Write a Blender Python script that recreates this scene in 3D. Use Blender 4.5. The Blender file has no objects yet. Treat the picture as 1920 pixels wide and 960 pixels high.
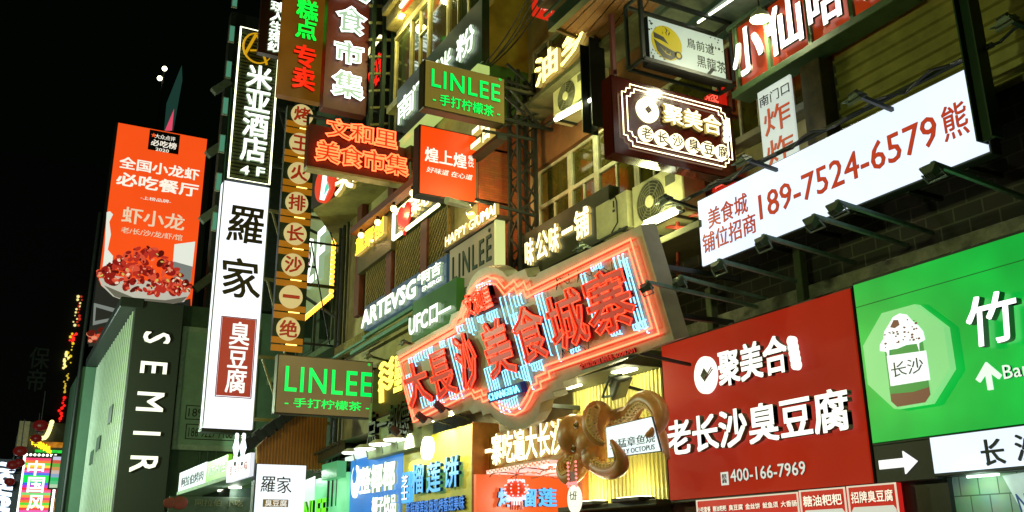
import bpy, bmesh, math, random
from mathutils import Vector, Matrix
random.seed(7)
sc = bpy.context.scene
COL = sc.collection
# ------------------------------------------------------------ camera, world, exposure
F = 1777.0
R = Matrix(((0.8793990947, -0.1342367285, -0.4567687960),
            (-0.4759738121, -0.2686608216, -0.8374188278),
            (-0.0103035162, 0.9538353441, -0.3001532507)))
EYE = Vector((0, 0, 1.6))
cd = bpy.data.cameras.new('camera'); cam = bpy.data.objects.new('camera', cd); COL.objects.link(cam)
cd.sensor_width = 36; cd.lens = F * 36 / 1920; cd.clip_end = 2000; cd.clip_start = 0.05
cam.matrix_world = Matrix.Translation(EYE) @ R.to_4x4()
sc.camera = cam
wd = bpy.data.worlds.new('World'); sc.world = wd; wd.use_nodes = True
bg = wd.node_tree.nodes['Background']
bg.inputs[0].default_value = (0.45, 1.0, 0.5, 1); bg.inputs[1].default_value = 0.0012
sc.view_settings.view_transform = 'Standard'; sc.view_settings.look = 'None'
sc.view_settings.exposure = 0.0; sc.view_settings.gamma = 1
sc.cycles.use_denoising = True
sc.cycles.max_bounces = 6
sc.cycles.sample_clamp_indirect = 4.0

# ------------------------------------------------------------ geometry of the view
def ray(px, py): return R @ Vector((px - 960, 480 - py, -F))
class Plane:
    def __init__(s, o, U, V):
        s.o = Vector(o); s.U = Vector(U).normalized(); s.V = Vector(V).normalized(); s.N = s.U.cross(s.V)
    def at(s, px, py):
        r = ray(px, py); t = (s.o - EYE).dot(s.N) / r.dot(s.N)
        q = EYE + r * t - s.o
        return (q.dot(s.U), q.dot(s.V))
    def pt(s, u, v, n=0): return s.o + s.U * u + s.V * v + s.N * n
def WALL(X): return Plane((X, 0, 0), (0, -1, 0), (0, 0, 1))      # faces the street
def PERP(Y): return Plane((0, Y, 0), (1, 0, 0), (0, 0, 1))       # sticks out across the pavement
def SKEW(p, vpx):                                                # upright plane turned off the street line
    d = R @ Vector((vpx - 960, -(1045 - 480), -F)); d.z = 0
    return Plane(p, -d, (0, 0, 1))
def onZ(px, py, Z): r = ray(px, py); return EYE + r * ((Z - 1.6) / r.z)
def onX(px, py, X): r = ray(px, py); return EYE + r * (X / r.x)
def onY(px, py, Y): r = ray(px, py); return EYE + r * (Y / r.y)

# ------------------------------------------------------------ materials
def lin(c):
    return tuple(((x / 255) / 12.92 if x <= 10 else ((x / 255 + .055) / 1.055) ** 2.4) for x in c) + (1,)
MC = {}; RGB = {}
def paint(name, c, rough=.6, metal=0, var=.25, scale=5, bump=.1, lincol=False, streak=False):
    if name in MC: return MC[name]
    m = bpy.data.materials.new(name); m.use_nodes = True; MC[name] = m
    nt = m.node_tree; b = nt.nodes['Principled BSDF']
    b.inputs['Roughness'].default_value = rough; b.inputs['Metallic'].default_value = metal
    c = tuple(c) + (1,) if lincol else lin(c)
    tc = nt.nodes.new('ShaderNodeTexCoord'); mp = nt.nodes.new('ShaderNodeMapping')
    if streak: mp.inputs['Scale'].default_value = (4, .5, 4)
    nz = nt.nodes.new('ShaderNodeTexNoise'); nz.inputs['Scale'].default_value = scale; nz.inputs['Detail'].default_value = 7
    nz.inputs['Roughness'].default_value = .65
    nt.links.new(tc.outputs['Object'], mp.inputs[0]); nt.links.new(mp.outputs[0], nz.inputs[0])
    rp = nt.nodes.new('ShaderNodeValToRGB')
    rp.color_ramp.elements[0].position = .3; rp.color_ramp.elements[1].position = .72
    rp.color_ramp.elements[0].color = tuple(x * (1 - var) for x in c[:3]) + (1,)
    rp.color_ramp.elements[1].color = tuple(min(1, x * (1 + var)) for x in c[:3]) + (1,)
    nt.links.new(nz.outputs[0], rp.inputs[0]); nt.links.new(rp.outputs[0], b.inputs['Base Color'])
    if bump:
        bp = nt.nodes.new('ShaderNodeBump'); bp.inputs['Strength'].default_value = bump; bp.inputs['Distance'].default_value = .02
        nt.links.new(nz.outputs[0], bp.inputs['Height']); nt.links.new(bp.outputs[0], b.inputs['Normal'])
    return m
def glow(name, c, s=1.0, var=0.0, scale=.8, rough=.35, base=.25, sample=True):
    """a translucent sign skin or lamp that gives off light; var = unevenness of the tubes behind it"""
    if name in MC: return MC[name]
    m = bpy.data.materials.new(name); m.use_nodes = True; MC[name] = m; RGB[name] = c
    nt = m.node_tree; b = nt.nodes['Principled BSDF']; c = lin(c)
    b.inputs['Base Color'].default_value = tuple(x * base for x in c[:3]) + (1,)
    b.inputs['Roughness'].default_value = rough
    b.inputs['Emission Color'].default_value = c; b.inputs['Emission Strength'].default_value = s
    if var:
        tc = nt.nodes.new('ShaderNodeTexCoord')
        nz = nt.nodes.new('ShaderNodeTexNoise'); nz.inputs['Scale'].default_value = scale; nz.inputs['Detail'].default_value = 2
        nt.links.new(tc.outputs['Object'], nz.inputs[0])
        mr = nt.nodes.new('ShaderNodeMapRange')
        mr.inputs[1].default_value = .3; mr.inputs[2].default_value = .7
        mr.inputs[3].default_value = s * (1 - var); mr.inputs[4].default_value = s * (1 + var)
        nt.links.new(nz.outputs[0], mr.inputs[0]); nt.links.new(mr.outputs[0], b.inputs['Emission Strength'])
    if not sample: m.cycles.emission_sampling = 'NONE'
    return m
def bricks(name, c1, c2, mortar, w=.4, h=.2, ms=.012, rough=.8):
    if name in MC: return MC[name]
    m = bpy.data.materials.new(name); m.use_nodes = True; MC[name] = m
    nt = m.node_tree; b = nt.nodes['Principled BSDF']; b.inputs['Roughness'].default_value = rough
    tc = nt.nodes.new('ShaderNodeTexCoord'); br = nt.nodes.new('ShaderNodeTexBrick')
    br.inputs['Color1'].default_value = lin(c1); br.inputs['Color2'].default_value = lin(c2); br.inputs['Mortar'].default_value = lin(mortar)
    br.inputs['Scale'].default_value = 1; br.inputs['Brick Width'].default_value = w; br.inputs['Row Height'].default_value = h
    br.inputs['Mortar Size'].default_value = ms
    nt.links.new(tc.outputs['Object'], br.inputs[0])
    nz = nt.nodes.new('ShaderNodeTexNoise'); nz.inputs['Scale'].default_value = 3; nz.inputs['Detail'].default_value = 6
    nt.links.new(tc.outputs['Object'], nz.inputs[0])
    mx = nt.nodes.new('ShaderNodeMix'); mx.data_type = 'RGBA'; mx.blend_type = 'MULTIPLY'; mx.inputs[0].default_value = .7
    nt.links.new(br.outputs[0], mx.inputs[6]); nt.links.new(nz.outputs[1], mx.inputs[7]); nt.links.new(mx.outputs[2], b.inputs['Base Color'])
    bp = nt.nodes.new('ShaderNodeBump'); bp.inputs['Strength'].default_value = .5; bp.inputs['Distance'].default_value = .01; bp.invert = True
    nt.links.new(br.outputs[1], bp.inputs['Height']); nt.links.new(bp.outputs[0], b.inputs['Normal'])
    return m
def glassy(name, c, rough=.08):
    if name in MC: return MC[name]
    m = paint(name, c, rough=rough, var=.4, scale=2, bump=.04)
    m.node_tree.nodes['Principled BSDF'].inputs['Coat Weight'].default_value = .5
    return m
DARK = paint('dark_steel', (44, 50, 46), .5, .3)
BLACK = paint('black_paint', (22, 24, 22), .5)
STEEL = paint('painted_steel', (120, 135, 125), .45, .4)
GREYM = paint('grey_housing', (95, 110, 108), .5, .2)
ALU = paint('window_aluminium', (190, 190, 165), .45, .3)
CONC = paint('concrete', (140, 138, 122), .85, var=.4, scale=3, bump=.3)
PLAST = paint('stained_plaster', (170, 160, 115), .85, var=.35, scale=1.5, bump=.2)
BROWN = bricks('brown_tile', (186, 104, 52), (168, 90, 46), (130, 76, 44), .25, .06, .004)
WHITEP = paint('white_plastic', (205, 208, 190), .5, var=.12)
LED_W = glow('white_led', (245, 255, 235), 2.5)
LED_WN = glow('white_letter', (245, 255, 240), 1.8, sample=False)
LED_WARM = glow('warm_white_letter', (255, 244, 190), 2.2)
LED_Y = glow('yellow_led', (255, 220, 110), 3.5)
TUBE = glow('fluorescent_tube', (250, 255, 215), 6.0)
BOXW = glow('white_lightbox', (226, 238, 255), 1.15, .04)

# ------------------------------------------------------------ mesh helpers (all add to a bmesh)
def bm_box(bm, x0, x1, y0, y1, z0, z1, bev=0):
    x0, x1 = sorted((x0, x1)); y0, y1 = sorted((y0, y1)); z0, z1 = sorted((z0, z1))
    v = [bm.verts.new(p) for p in ((x0,y0,z0),(x1,y0,z0),(x1,y1,z0),(x0,y1,z0),(x0,y0,z1),(x1,y0,z1),(x1,y1,z1),(x0,y1,z1))]
    fs = [bm.faces.new([v[i] for i in q]) for q in ((3,2,1,0),(4,5,6,7),(0,1,5,4),(1,2,6,5),(2,3,7,6),(3,0,4,7))]
    if bev:
        es = set(e for f in fs for e in f.edges)
        bmesh.ops.bevel(bm, geom=list(es), offset=bev, segments=1, affect='EDGES')
def bm_prism(bm, pts, z0, z1):
    a = sum(p[0]*q[1]-q[0]*p[1] for p, q in zip(pts, pts[1:]+pts[:1]))
    if a < 0: pts = pts[::-1]
    lo = [bm.verts.new((p[0], p[1], z0)) for p in pts]; hi = [bm.verts.new((p[0], p[1], z1)) for p in pts]
    bm.faces.new(hi); bm.faces.new(lo[::-1])
    for i in range(len(pts)):
        j = (i+1) % len(pts); bm.faces.new((lo[i], lo[j], hi[j], hi[i]))
def circ(cx, cy, rx, ry=None, n=28, a0=0, a1=2*math.pi):
    ry = rx if ry is None else ry
    full = abs(a1-a0-2*math.pi) < 1e-6
    return [(cx+rx*math.cos(a0+(a1-a0)*i/(n if full else n-1)), cy+ry*math.sin(a0+(a1-a0)*i/(n if full else n-1))) for i in range(n)]
def bm_tube(bm, path, r, seg=8, closed=False, cap=True):
    path = [Vector(p) for p in path]; n = len(path)
    rr = r if isinstance(r, (list, tuple)) else [r]*n
    rings = []; up = None
    for i, p in enumerate(path):
        a = path[(i-1) % n] if (closed or i > 0) else p; b = path[(i+1) % n] if (closed or i < n-1) else p
        t = (b-a).normalized()
        if up is None: up = Vector((0,0,1)) if abs(t.z) < .9 else Vector((1,0,0))
        s = t.cross(up)
        if s.length < 1e-5: s = t.orthogonal()
        s.normalize(); up = s.cross(t).normalized()
        rings.append([bm.verts.new(p + (s*math.cos(2*math.pi*k/seg) + up*math.sin(2*math.pi*k/seg))*rr[i]) for k in range(seg)])
    m = n if closed else n-1
    for i in range(m):
        A, B = rings[i], rings[(i+1) % n]
        for k in range(seg):
            l = (k+1) % seg; bm.faces.new((A[k], A[l], B[l], B[k]))
    if cap and not closed:
        bm.faces.new(rings[0][::-1]); bm.faces.new(rings[-1])
def bm_bar(bm, a, b, w, h=None):
    """square bar between two points"""
    a = Vector(a); b = Vector(b); h = w if h is None else h
    t = (b-a).normalized(); s = t.cross(Vector((0,0,1)))
    if s.length < 1e-3: s = Vector((1,0,0))
    s.normalize(); u = s.cross(t)
    q = [(-1,-1),(1,-1),(1,1),(-1,1)]
    A = [bm.verts.new(a + s*i*w/2 + u*j*h/2) for i, j in q]; B = [bm.verts.new(b + s*i*w/2 + u*j*h/2) for i, j in q]
    bm.faces.new(A[::-1]); bm.faces.new(B)
    for k in range(4):
        l = (k+1) % 4; bm.faces.new((A[k], A[l], B[l], B[k]))
def bm_ball(bm, c, rx, ry=None, rz=None, rot=None, u=16, v=10):
    ry = rx if ry is None else ry; rz = rx if rz is None else rz
    M = Matrix.Translation(c) @ (rot.to_4x4() if rot else Matrix.Identity(4)) @ Matrix.Diagonal((rx, ry, rz, 1))
    bmesh.ops.create_uvsphere(bm, u_segments=u, v_segments=v, radius=1, matrix=M)
def bm_slab(bm, pts, th):
    """flat slab under a polygon of world points"""
    top = [bm.verts.new(p) for p in pts]; low = [bm.verts.new(Vector(p)+Vector((0,0,th))) for p in pts]
    bm.faces.new(top); bm.faces.new(low[::-1])
    for i in range(len(pts)):
        j = (i+1) % len(pts); bm.faces.new((top[j], top[i], low[i], low[j]))
def corrugate(bm, x0, x1, y0, y1, pitch, d, z=0, vertical=True):
    a0, a1 = (x0, x1) if vertical else (y0, y1)
    a0, a1 = sorted((a0, a1)); n = max(2, int((a1-a0)/pitch)); p = (a1-a0)/n; prof = []
    for i in range(n):
        s = a0+i*p
        prof += [(s, z), (s+p*.55, z), (s+p*.65, z+d), (s+p*.9, z+d)]
    prof.append((a1, z))
    lo, hi = (y0, y1) if vertical else (x0, x1)
    A = [bm.verts.new((s, lo, h) if vertical else (lo, s, h)) for s, h in prof]
    B = [bm.verts.new((s, hi, h) if vertical else (hi, s, h)) for s, h in prof]
    for i in range(len(prof)-1): bm.faces.new((A[i], A[i+1], B[i+1], B[i]))
def text_bm(body, x0, x1, y0, y1, z0, z1, bold=.012, res=2, vertical=False, spacing=1, rot=False, tube=0, inset=0, shear=0):
    c = bpy.data.curves.new('t', 'FONT'); c.body = '\n'.join(body) if vertical else body
    c.resolution_u = res; c.space_character = spacing; c.shear = shear
    if vertical: c.align_x = 'CENTER'; c.space_line = .95*spacing
    o = bpy.data.objects.new('t', c); COL.objects.link(o)
    def get():
        dg = bpy.context.evaluated_depsgraph_get(); dg.update()
        return bpy.data.meshes.new_from_object(o.evaluated_get(dg))
    m = get(); xs = [v.co.x for v in m.vertices]; ys = [v.co.y for v in m.vertices]
    bx = (min(xs), max(xs), min(ys), max(ys)); bpy.data.meshes.remove(m)
    W, H = bx[1]-bx[0], bx[3]-bx[2]
    kx, ky = ((x1-x0)/W, (y1-y0)/H) if not rot else ((y0-y1)/W, (x1-x0)/H)
    if tube:
        c.fill_mode = 'NONE'; c.bevel_depth = tube/((abs(kx)+abs(ky))/2); c.bevel_resolution = 1; c.offset = inset
    else:
        c.extrude = .5
    m = get()
    bm = bmesh.new(); bm.from_mesh(m); bpy.data.meshes.remove(m); bpy.data.objects.remove(o); bpy.data.curves.remove(c)
    for v in bm.verts:
        x, y, z = v.co
        if rot: X, Y = x0+(y-bx[2])*ky, y1+(x-bx[0])*kx
        else: X, Y = x0+(x-bx[0])*kx, y0+(y-bx[2])*ky
        if tube: Z = z0 + z*(abs(kx)+abs(ky))/2
        else: Z = z0 + (z+.5)*(z1-z0)
        v.co = (X, Y, Z)
    if bold > 0 and not tube:                                          # heavier strokes: the glyph struck again, shifted a little
        b = bold*.62; geo = bm.verts[:] + bm.edges[:] + bm.faces[:]
        kk = (abs(kx)*b, abs(ky)*b)
        for i, (dx, dy) in enumerate(((-1, -.8), (1, -.8), (-1, .8), (1, .8))):
            r = bmesh.ops.duplicate(bm, geom=geo)
            bmesh.ops.translate(bm, vec=(dx*kk[0], dy*kk[1], .0008*(i+1)), verts=[g for g in r['geom'] if isinstance(g, bmesh.types.BMVert)])
    return bm

# ------------------------------------------------------------ objects
def mesh_obj(name, bm, mat, parent=None, smooth=False):
    bmesh.ops.recalc_face_normals(bm, faces=bm.faces)
    if name in ('lettering', 'character') and not isinstance(mat, list) and mat.name in RGB and any(abs(f.normal.z) < .5 for f in bm.faces):
        for f in bm.faces:                                            # letters: lit front, painted returns; some glow, the letters' halo put into them
            if abs(f.normal.z) < .5: f.material_index = 1
        side = (255, 224, 120) if mat.name in ('warm_white_letter', 'yellow_letter', 'amber_letter') else (205, 235, 190)
        mat = [mat, glow('halo_glow_return_%d' % side[0], side, .42, sample=False) if mat.name in ('white_letter', 'warm_white_letter', 'yellow_letter', 'amber_letter') else paint(mat.name + '_return', tuple(int(x*.55) for x in RGB[mat.name]), .5, var=.05, bump=0)]
    me = bpy.data.meshes.new(name); bm.to_mesh(me); bm.free()
    for m in (mat if isinstance(mat, list) else [mat]): me.materials.append(m)
    if smooth:
        for p in me.polygons: p.use_smooth = True
    o = bpy.data.objects.new(name, me); COL.objects.link(o)
    if parent: o.parent = parent
    return o
def tag(o, label=None, cat=None, group=None, kind=None):
    if label: o['label'] = label
    if cat: o['category'] = cat
    if group: o['group'] = group
    if kind: o['kind'] = kind
    return o
class Thing:
    def __init__(s, name, label, cat, pl, px=None, group=None, uv=None, n=0):
        s.pl = pl; s.u0, s.v0 = uv if uv else pl.at(*px)
        s.root = bpy.data.objects.new(name, None); COL.objects.link(s.root); s.root.empty_display_size = .3
        M = Matrix((pl.U, pl.V, pl.N)).transposed().to_4x4(); M.translation = pl.pt(s.u0, s.v0, n)
        s.M = M; s.root.matrix_world = M; s.Mi = M.inverted()
        tag(s.root, label, cat, group)
    def p(s, px, py): a = s.pl.at(px, py); return (a[0]-s.u0, a[1]-s.v0)
    def loc(s, w): return s.Mi @ Vector(w)          # world point -> local
    def rect(s, tl, br):
        a = s.p(*tl); b = s.p(*br); return (min(a[0], b[0]), max(a[0], b[0]), min(a[1], b[1]), max(a[1], b[1]))
    def add(s, name, bm, mat, par=None, label=None, smooth=False):
        o = mesh_obj(name, bm, mat, par or s.root, smooth)
        if label: o['label'] = label
        return o
    def box(s, name, tl, br, n0, n1, mat, par=None, label=None, bev=.008, grow=0):
        x0, x1, y0, y1 = s.rect(tl, br); bm = bmesh.new(); bm_box(bm, x0-grow, x1+grow, y0-grow, y1+grow, n0, n1, bev)
        return s.add(name, bm, mat, par, label)
    def poly(s, name, pxs, n0, n1, mat, par=None, label=None):
        bm = bmesh.new(); bm_prism(bm, [s.p(*q) for q in pxs], n0, n1); return s.add(name, bm, mat, par, label)
    def text(s, body, tl, br, n, d, mat, par=None, label=None, name='lettering', **k):
        x0, x1, y0, y1 = s.rect(tl, br)
        return s.add(name, text_bm(body, x0, x1, y0, y1, n, n+d, **k), mat, par, label)
    def neon(s, body, tl, br, n, r, mat, inset=0, par=None, name='neon_outline', **k):
        x0, x1, y0, y1 = s.rect(tl, br)
        return s.add(name, text_bm(body, x0, x1, y0, y1, n, n, tube=r, inset=inset, **k), mat, par)
    def disc(s, name, c, rpx, n0, n1, mat, par=None, k=1.0, label=None, nseg=32):
        a = s.p(*c); r = rpx
        bm = bmesh.new(); bm_prism(bm, circ(a[0], a[1], r, r*k, nseg), n0, n1); return s.add(name, bm, mat, par, label)
    def bars(s, name, segs, w, mat, par=None):
        bm = bmesh.new()
        for a, b in segs: bm_bar(bm, a, b, w)
        return s.add(name, bm, mat, par)
def single(name, label, cat, bm, mat, group=None, origin=None, smooth=False):
    """a thing that is one mesh, its origin moved to its base"""
    if origin is None:
        xs = [v.co for v in bm.verts]; n = len(xs)
        origin = Vector((sum(c.x for c in xs)/n, sum(c.y for c in xs)/n, min(c.z for c in xs)))
    bmesh.ops.translate(bm, vec=-Vector(origin), verts=bm.verts)
    o = mesh_obj(name, bm, mat, None, smooth); o.location = origin
    return tag(o, label, cat, group)
def lamp(th, loc, energy, col, size=.1, kind='POINT', rot=None, spot=1.2):
    d = bpy.data.lights.new('lamp_light', kind); d.energy = energy; d.color = col
    if kind == 'AREA': d.size = size
    else: d.shadow_soft_size = size
    if kind == 'SPOT': d.spot_size = spot; d.spot_blend = .6
    o = bpy.data.objects.new('lamp_light', d); COL.objects.link(o)
    if isinstance(th, Thing): o.parent = th.root
    elif th: o.parent = th
    o.location = loc
    if rot: o.rotation_euler = rot
    return o
def shapes_bm(shapes):
    """flat printed shapes: (points, z, material index)"""
    bm = bmesh.new()
    for pts, z, mi in shapes:
        f0 = len(bm.faces); bm_prism(bm, pts, z-.002, z); bm.faces.ensure_lookup_table()
        for f in bm.faces[f0:]: f.material_index = mi
    return bm
def wbox(bm, X0, X1, Y0, Y1, Z0, Z1, bev=0): bm_box(bm, X0, X1, Y0, Y1, Z0, Z1, bev)
def addw(s, name, bm, mat, par=None, label=None, smooth=False):
    bm.transform(s.Mi); return s.add(name, bm, mat, par, label, smooth)
Thing.addw = addw
def addp(s, name, bm, mat, pl, par=None, label=None):
    o = s.add(name, bm, mat, par, label)
    M = Matrix((pl.U, pl.V, pl.N)).transposed().to_4x4(); M.translation = pl.o
    o.matrix_basis = s.Mi @ M
    return o
Thing.addp = addp
def rectp(pl, tl, br):
    a = pl.at(*tl); b = pl.at(*br); return (min(a[0], b[0]), max(a[0], b[0]), min(a[1], b[1]), max(a[1], b[1]))
def pbox(pl, tl, br, n0, n1, bev=0):
    x0, x1, y0, y1 = rectp(pl, tl, br); bm = bmesh.new(); bm_box(bm, x0, x1, y0, y1, n0, n1, bev); return bm

# ============================================================ ground
bm = bmesh.new(); wbox(bm, -60, 60, -20, 400, -.3, 0)
tag(mesh_obj('street', bm, paint('paving', (95, 92, 86), .5, var=.3, scale=2)), kind='structure')

# ============================================================ near building (right): block wall, concrete band, corrugated upper storey
B0 = Thing('block_wall_building', 'dark grey block-walled shop building behind the long white phone-number billboard', 'building', WALL(10.5), uv=(-8, 0))
BLK = bricks('dark_block', (52, 50, 46), (44, 42, 40), (92, 90, 80), .42, .2, .012, .85)
bm = bmesh.new(); wbox(bm, 10.5, 18, -2, 13.4, 0, 7.5); B0.addw('wall', bm, BLK)
bm = bmesh.new(); wbox(bm, 10.32, 10.5, -2, 13.4, 4.55, 5.35, .01); B0.addw('concrete_band', bm, paint('rough_render', (125, 125, 112), .9, var=.5, scale=4, bump=.6))
bm = bmesh.new(); corrugate(bm, 2, 8.85, 7.0, 11.9, .2, .045, vertical=False)
bm.transform(Matrix(((0,0,-1,10.4),(1,0,0,0),(0,1,0,0),(0,0,0,1)))); B0.addw('corrugated_cladding', bm, paint('olive_cladding', (140, 134, 70), .5, .3, var=.3, scale=3))
bm = bmesh.new(); wbox(bm, 10.44, 18, -2, 9.2, 7.5, 12.2); B0.addw('upper_wall', bm, paint('dark_upper_wall', (60, 58, 44), .8))
pl = WALL(10.15)
B0.addp('pillar', pbox(pl, (1497, 118), (1566, 372), -.3, 0, .01), paint('rusty_column', (78, 66, 38), .7, var=.4), pl)
for a, b in (((1330, 540), (1338, 655)), ((1495, 465), (1508, 632))):      # props in front of the block wall
    p0 = onX(*a, 10.25); p1 = onX(*b, 10.25); bm = bmesh.new(); wbox(bm, 10.2, 10.34, p0.y-.07, p0.y+.07, p1.z, p0.z, .01)
    B0.addw('prop_post', bm, paint('mossy_post', (78, 88, 62), .8))
bm = bmesh.new(); wbox(bm, 10.1, 10.5, 7.72, 8.7, 0, 4.55); B0.addw('shop_door_surround', bm, paint('black_surround', (20, 21, 20), .4))
bm = bmesh.new(); wbox(bm, 10.2, 10.5, 8.85, 13.2, 0, 2.45); B0.addw('shopfront', bm, paint('dark_red_front', (70, 24, 16), .6))
pl = WALL(10.18)
B0.addp('tiled_front', pbox(pl, (1748, 860), (2050, 1010), -.3, 0), bricks('green_tile', (150, 178, 156), (140, 170, 150), (84, 104, 90), .25, .55, .008, .65), pl)
# ragged masonry at the right end of the block wall
bm = bmesh.new()
for i in range(46):
    px = random.uniform(1640, 1940); py = 590-(px-1600)*.31-random.uniform(8, 70)
    c = onX(px, py, 10.45); r = random.uniform(.06, .16)
    bmesh.ops.create_icosphere(bm, subdivisions=1, radius=1, matrix=Matrix.Translation(c) @ Matrix.Diagonal((.06, r*1.3, r*.7, 1)) )
for v in bm.verts: v.co += Vector((random.uniform(-.02,.02), random.uniform(-.03,.03), random.uniform(-.03,.03)))
B0.addw('rubble_patch', bm, paint('rubble', (84, 80, 68), .95, var=.5, scale=6, bump=.5))

# ============================================================ middle building: windows, ledges
B1 = Thing('window_building', 'olive plastered building with long rows of aluminium windows above outdoor air conditioners', 'building', WALL(10.6), uv=(-14, 0))
bm = bmesh.new(); wbox(bm, 10.6, 18, 8.9, 18.5, 7.52, 20); wbox(bm, 10.6, 18, 13.41, 15.9, 0, 7.52); wbox(bm, 10.6, 18, 15.9, 18.5, 3.6, 7.52); wbox(bm, 13.2, 18, 15.9, 18.5, 0, 3.6); B1.addw('wall', bm, PLAST)
OLG = glassy('dim_olive_glass', (70, 66, 24)); 
# window band: transoms above, casements below
zt, zm, zs = 10.22, 9.3, 8.25
bm = bmesh.new(); wbox(bm, 10.42, 10.62, 9.2, 18.1, 10.22, 11.35); B1.addw('spandrel', bm, paint('rust_brown_band', (110, 70, 36), .7, var=.35, scale=2))
bm = bmesh.new(); wbox(bm, 10.3, 10.64, 9.2, 18.2, 8.1, 8.22, .01); B1.addw('sill', bm, paint('sill_grey', (120, 118, 96), .7))
y = 18.0; k = 0
while y > 9.4:
    w = (1.42, 1.05)[k % 2]; k += 1
    y2 = y-w; bm = bmesh.new(); t = .045
    for (a, b, c, d) in ((y2, y, zt-.06, zt), (y2, y, zm-.05, zm+.05), (y2, y, zs-.02, zs+.05)): wbox(bm, 10.53, 10.62, a, b, c, d, .006)
    for yy in (y2+t, y-t): wbox(bm, 10.525, 10.615, yy-t, yy+t, zs, zt, .006)
    wbox(bm, 10.54, 10.6, (y+y2)/2-.03, (y+y2)/2+.03, zs, zm, .006)
    f = B1.addw('window', bm, ALU)
    bm = bmesh.new(); wbox(bm, 10.57, 10.59, y2+.02, y-.02, zs, zt-.02); B1.addw('pane', bm, OLG, par=f)
    y = y2
# red reflected lettering board behind one pane is a small neon sign inside
# upper windows above the spandrel
y = 18.0
while y > 13.5:
    bm = bmesh.new(); y2 = y-1.5
    for (a, b, c, d) in ((y2, y, 13.35, 13.42), (y2, y, 11.75, 11.85)): wbox(bm, 10.46, 10.62, a, b, c, d)
    for yy in (y2+.04, y-.04, (y+y2)/2): wbox(bm, 10.455, 10.615, yy-.04, yy+.04, 11.75, 13.42)
    f = B1.addw('window', bm, ALU)
    bm = bmesh.new(); wbox(bm, 10.55, 10.58, y2+.02, y-.02, 11.8, 13.4); B1.addw('pane', bm, OLG, par=f)
    y = y2
# equipment ledge that carries the air conditioners
bm = bmesh.new(); a = onX(1130, 478, 10.0); b = onX(1300, 405, 10.0)
wbox(bm, 9.55, 10.6, 11.2, 16.6, 6.6, 6.72, .01); B1.addw('equipment_ledge', bm, paint('ledge', (92, 90, 62), .8))
bm = bmesh.new(); wbox(bm, 9.75, 10.6, 12.7, 17.6, 11.38, 11.5, .01); B1.addw('upper_ledge', bm, paint('ledge', (92, 90, 62), .8))

# ============================================================ left building with tile-clad end wall
B2 = Thing('tiled_building', 'tall shop building with a green and brown end wall, window band and lattice screens', 'building', WALL(9.25), uv=(-24, 0))
bm = bmesh.new(); wbox(bm, 9.25, 17, 18.55, 28.2, 4.9, 13.4); wbox(bm, 9.25, 17, 18.55, 24.2, 13.4, 27); wbox(bm, 10.3, 17, 18.55, 28.2, 0, 4.9); B2.addw('wall', bm, PLAST)
pe = PERP(18.5)
z0 = pe.at(950, 232)[1]; z1 = pe.at(950, 128)[1]
bm = bmesh.new(); bm_box(bm, 9.22, 11, 4.9, z0, -.06, .03, .01); B2.addp('tile_cladding', bm, BROWN, pe)
bm = bmesh.new(); bm_box(bm, 9.24, 11, z0, z1, -.06, .02); B2.addp('green_plaster', bm, paint('green_wall', (96, 150, 70), .8, var=.3, scale=1.5, bump=.2), pe)
bm = bmesh.new(); bm_box(bm, 9.24, 11, z1, 27, -.06, .025); B2.addp('yellow_plaster', bm, paint('yellow_wall', (190, 170, 60), .8, var=.3, scale=1.5, bump=.2), pe)
# projecting slab above the end wall with cream soffit (top centre)
pts = [onZ(905, 130, 17.2)]
# street side: window band
zs, zt = 14.35, 16.6
y = 24.1; k = 0
FR = paint('yellowed_frame', (196, 184, 116), .5, .2)
GLD = glassy('green_dark_glass', (58, 66, 34))
while y > 18.9:
    w = 1.28; y2 = y-w; bm = bmesh.new()
    for (c, d) in ((zt-.08, zt+.02), (zs-.02, zs+.09)): wbox(bm, 9.14, 9.27, y2, y, c, d, .006)
    if k % 2: wbox(bm, 9.17, 9.26, y2, (y+y2)/2, zs+1.35, zs+1.41, .006); wbox(bm, 9.165, 9.25, (y+y2)/2-.025, (y+y2)/2+.025, zs, zt, .006)
    for yy in (y2+.03, y-.03): wbox(bm, 9.16, 9.265, yy-.03, yy+.03, zs, zt, .006)
    f = B2.addw('window', bm, FR)
    bm = bmesh.new(); wbox(bm, 9.22, 9.24, y2+.02, y-.02, zs, zt-.02); B2.addw('pane', bm, GLD, par=f)
    y = y2; k += 1
bm = bmesh.new(); wbox(bm, 8.75, 9.25, 18.6, 24.2, 17.35, 17.6, .02); wbox(bm, 8.9, 9.25, 18.6, 24.2, 16.9, 17.35, .02); B2.addw('cornice', bm, paint('olive_cornice', (120, 108, 52), .8, var=.5, scale=4))
bm = bmesh.new(); wbox(bm, 9.0, 9.25, 18.6, 24.2, 14.1, 14.3, .01); B2.addw('sill', bm, FR)
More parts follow.
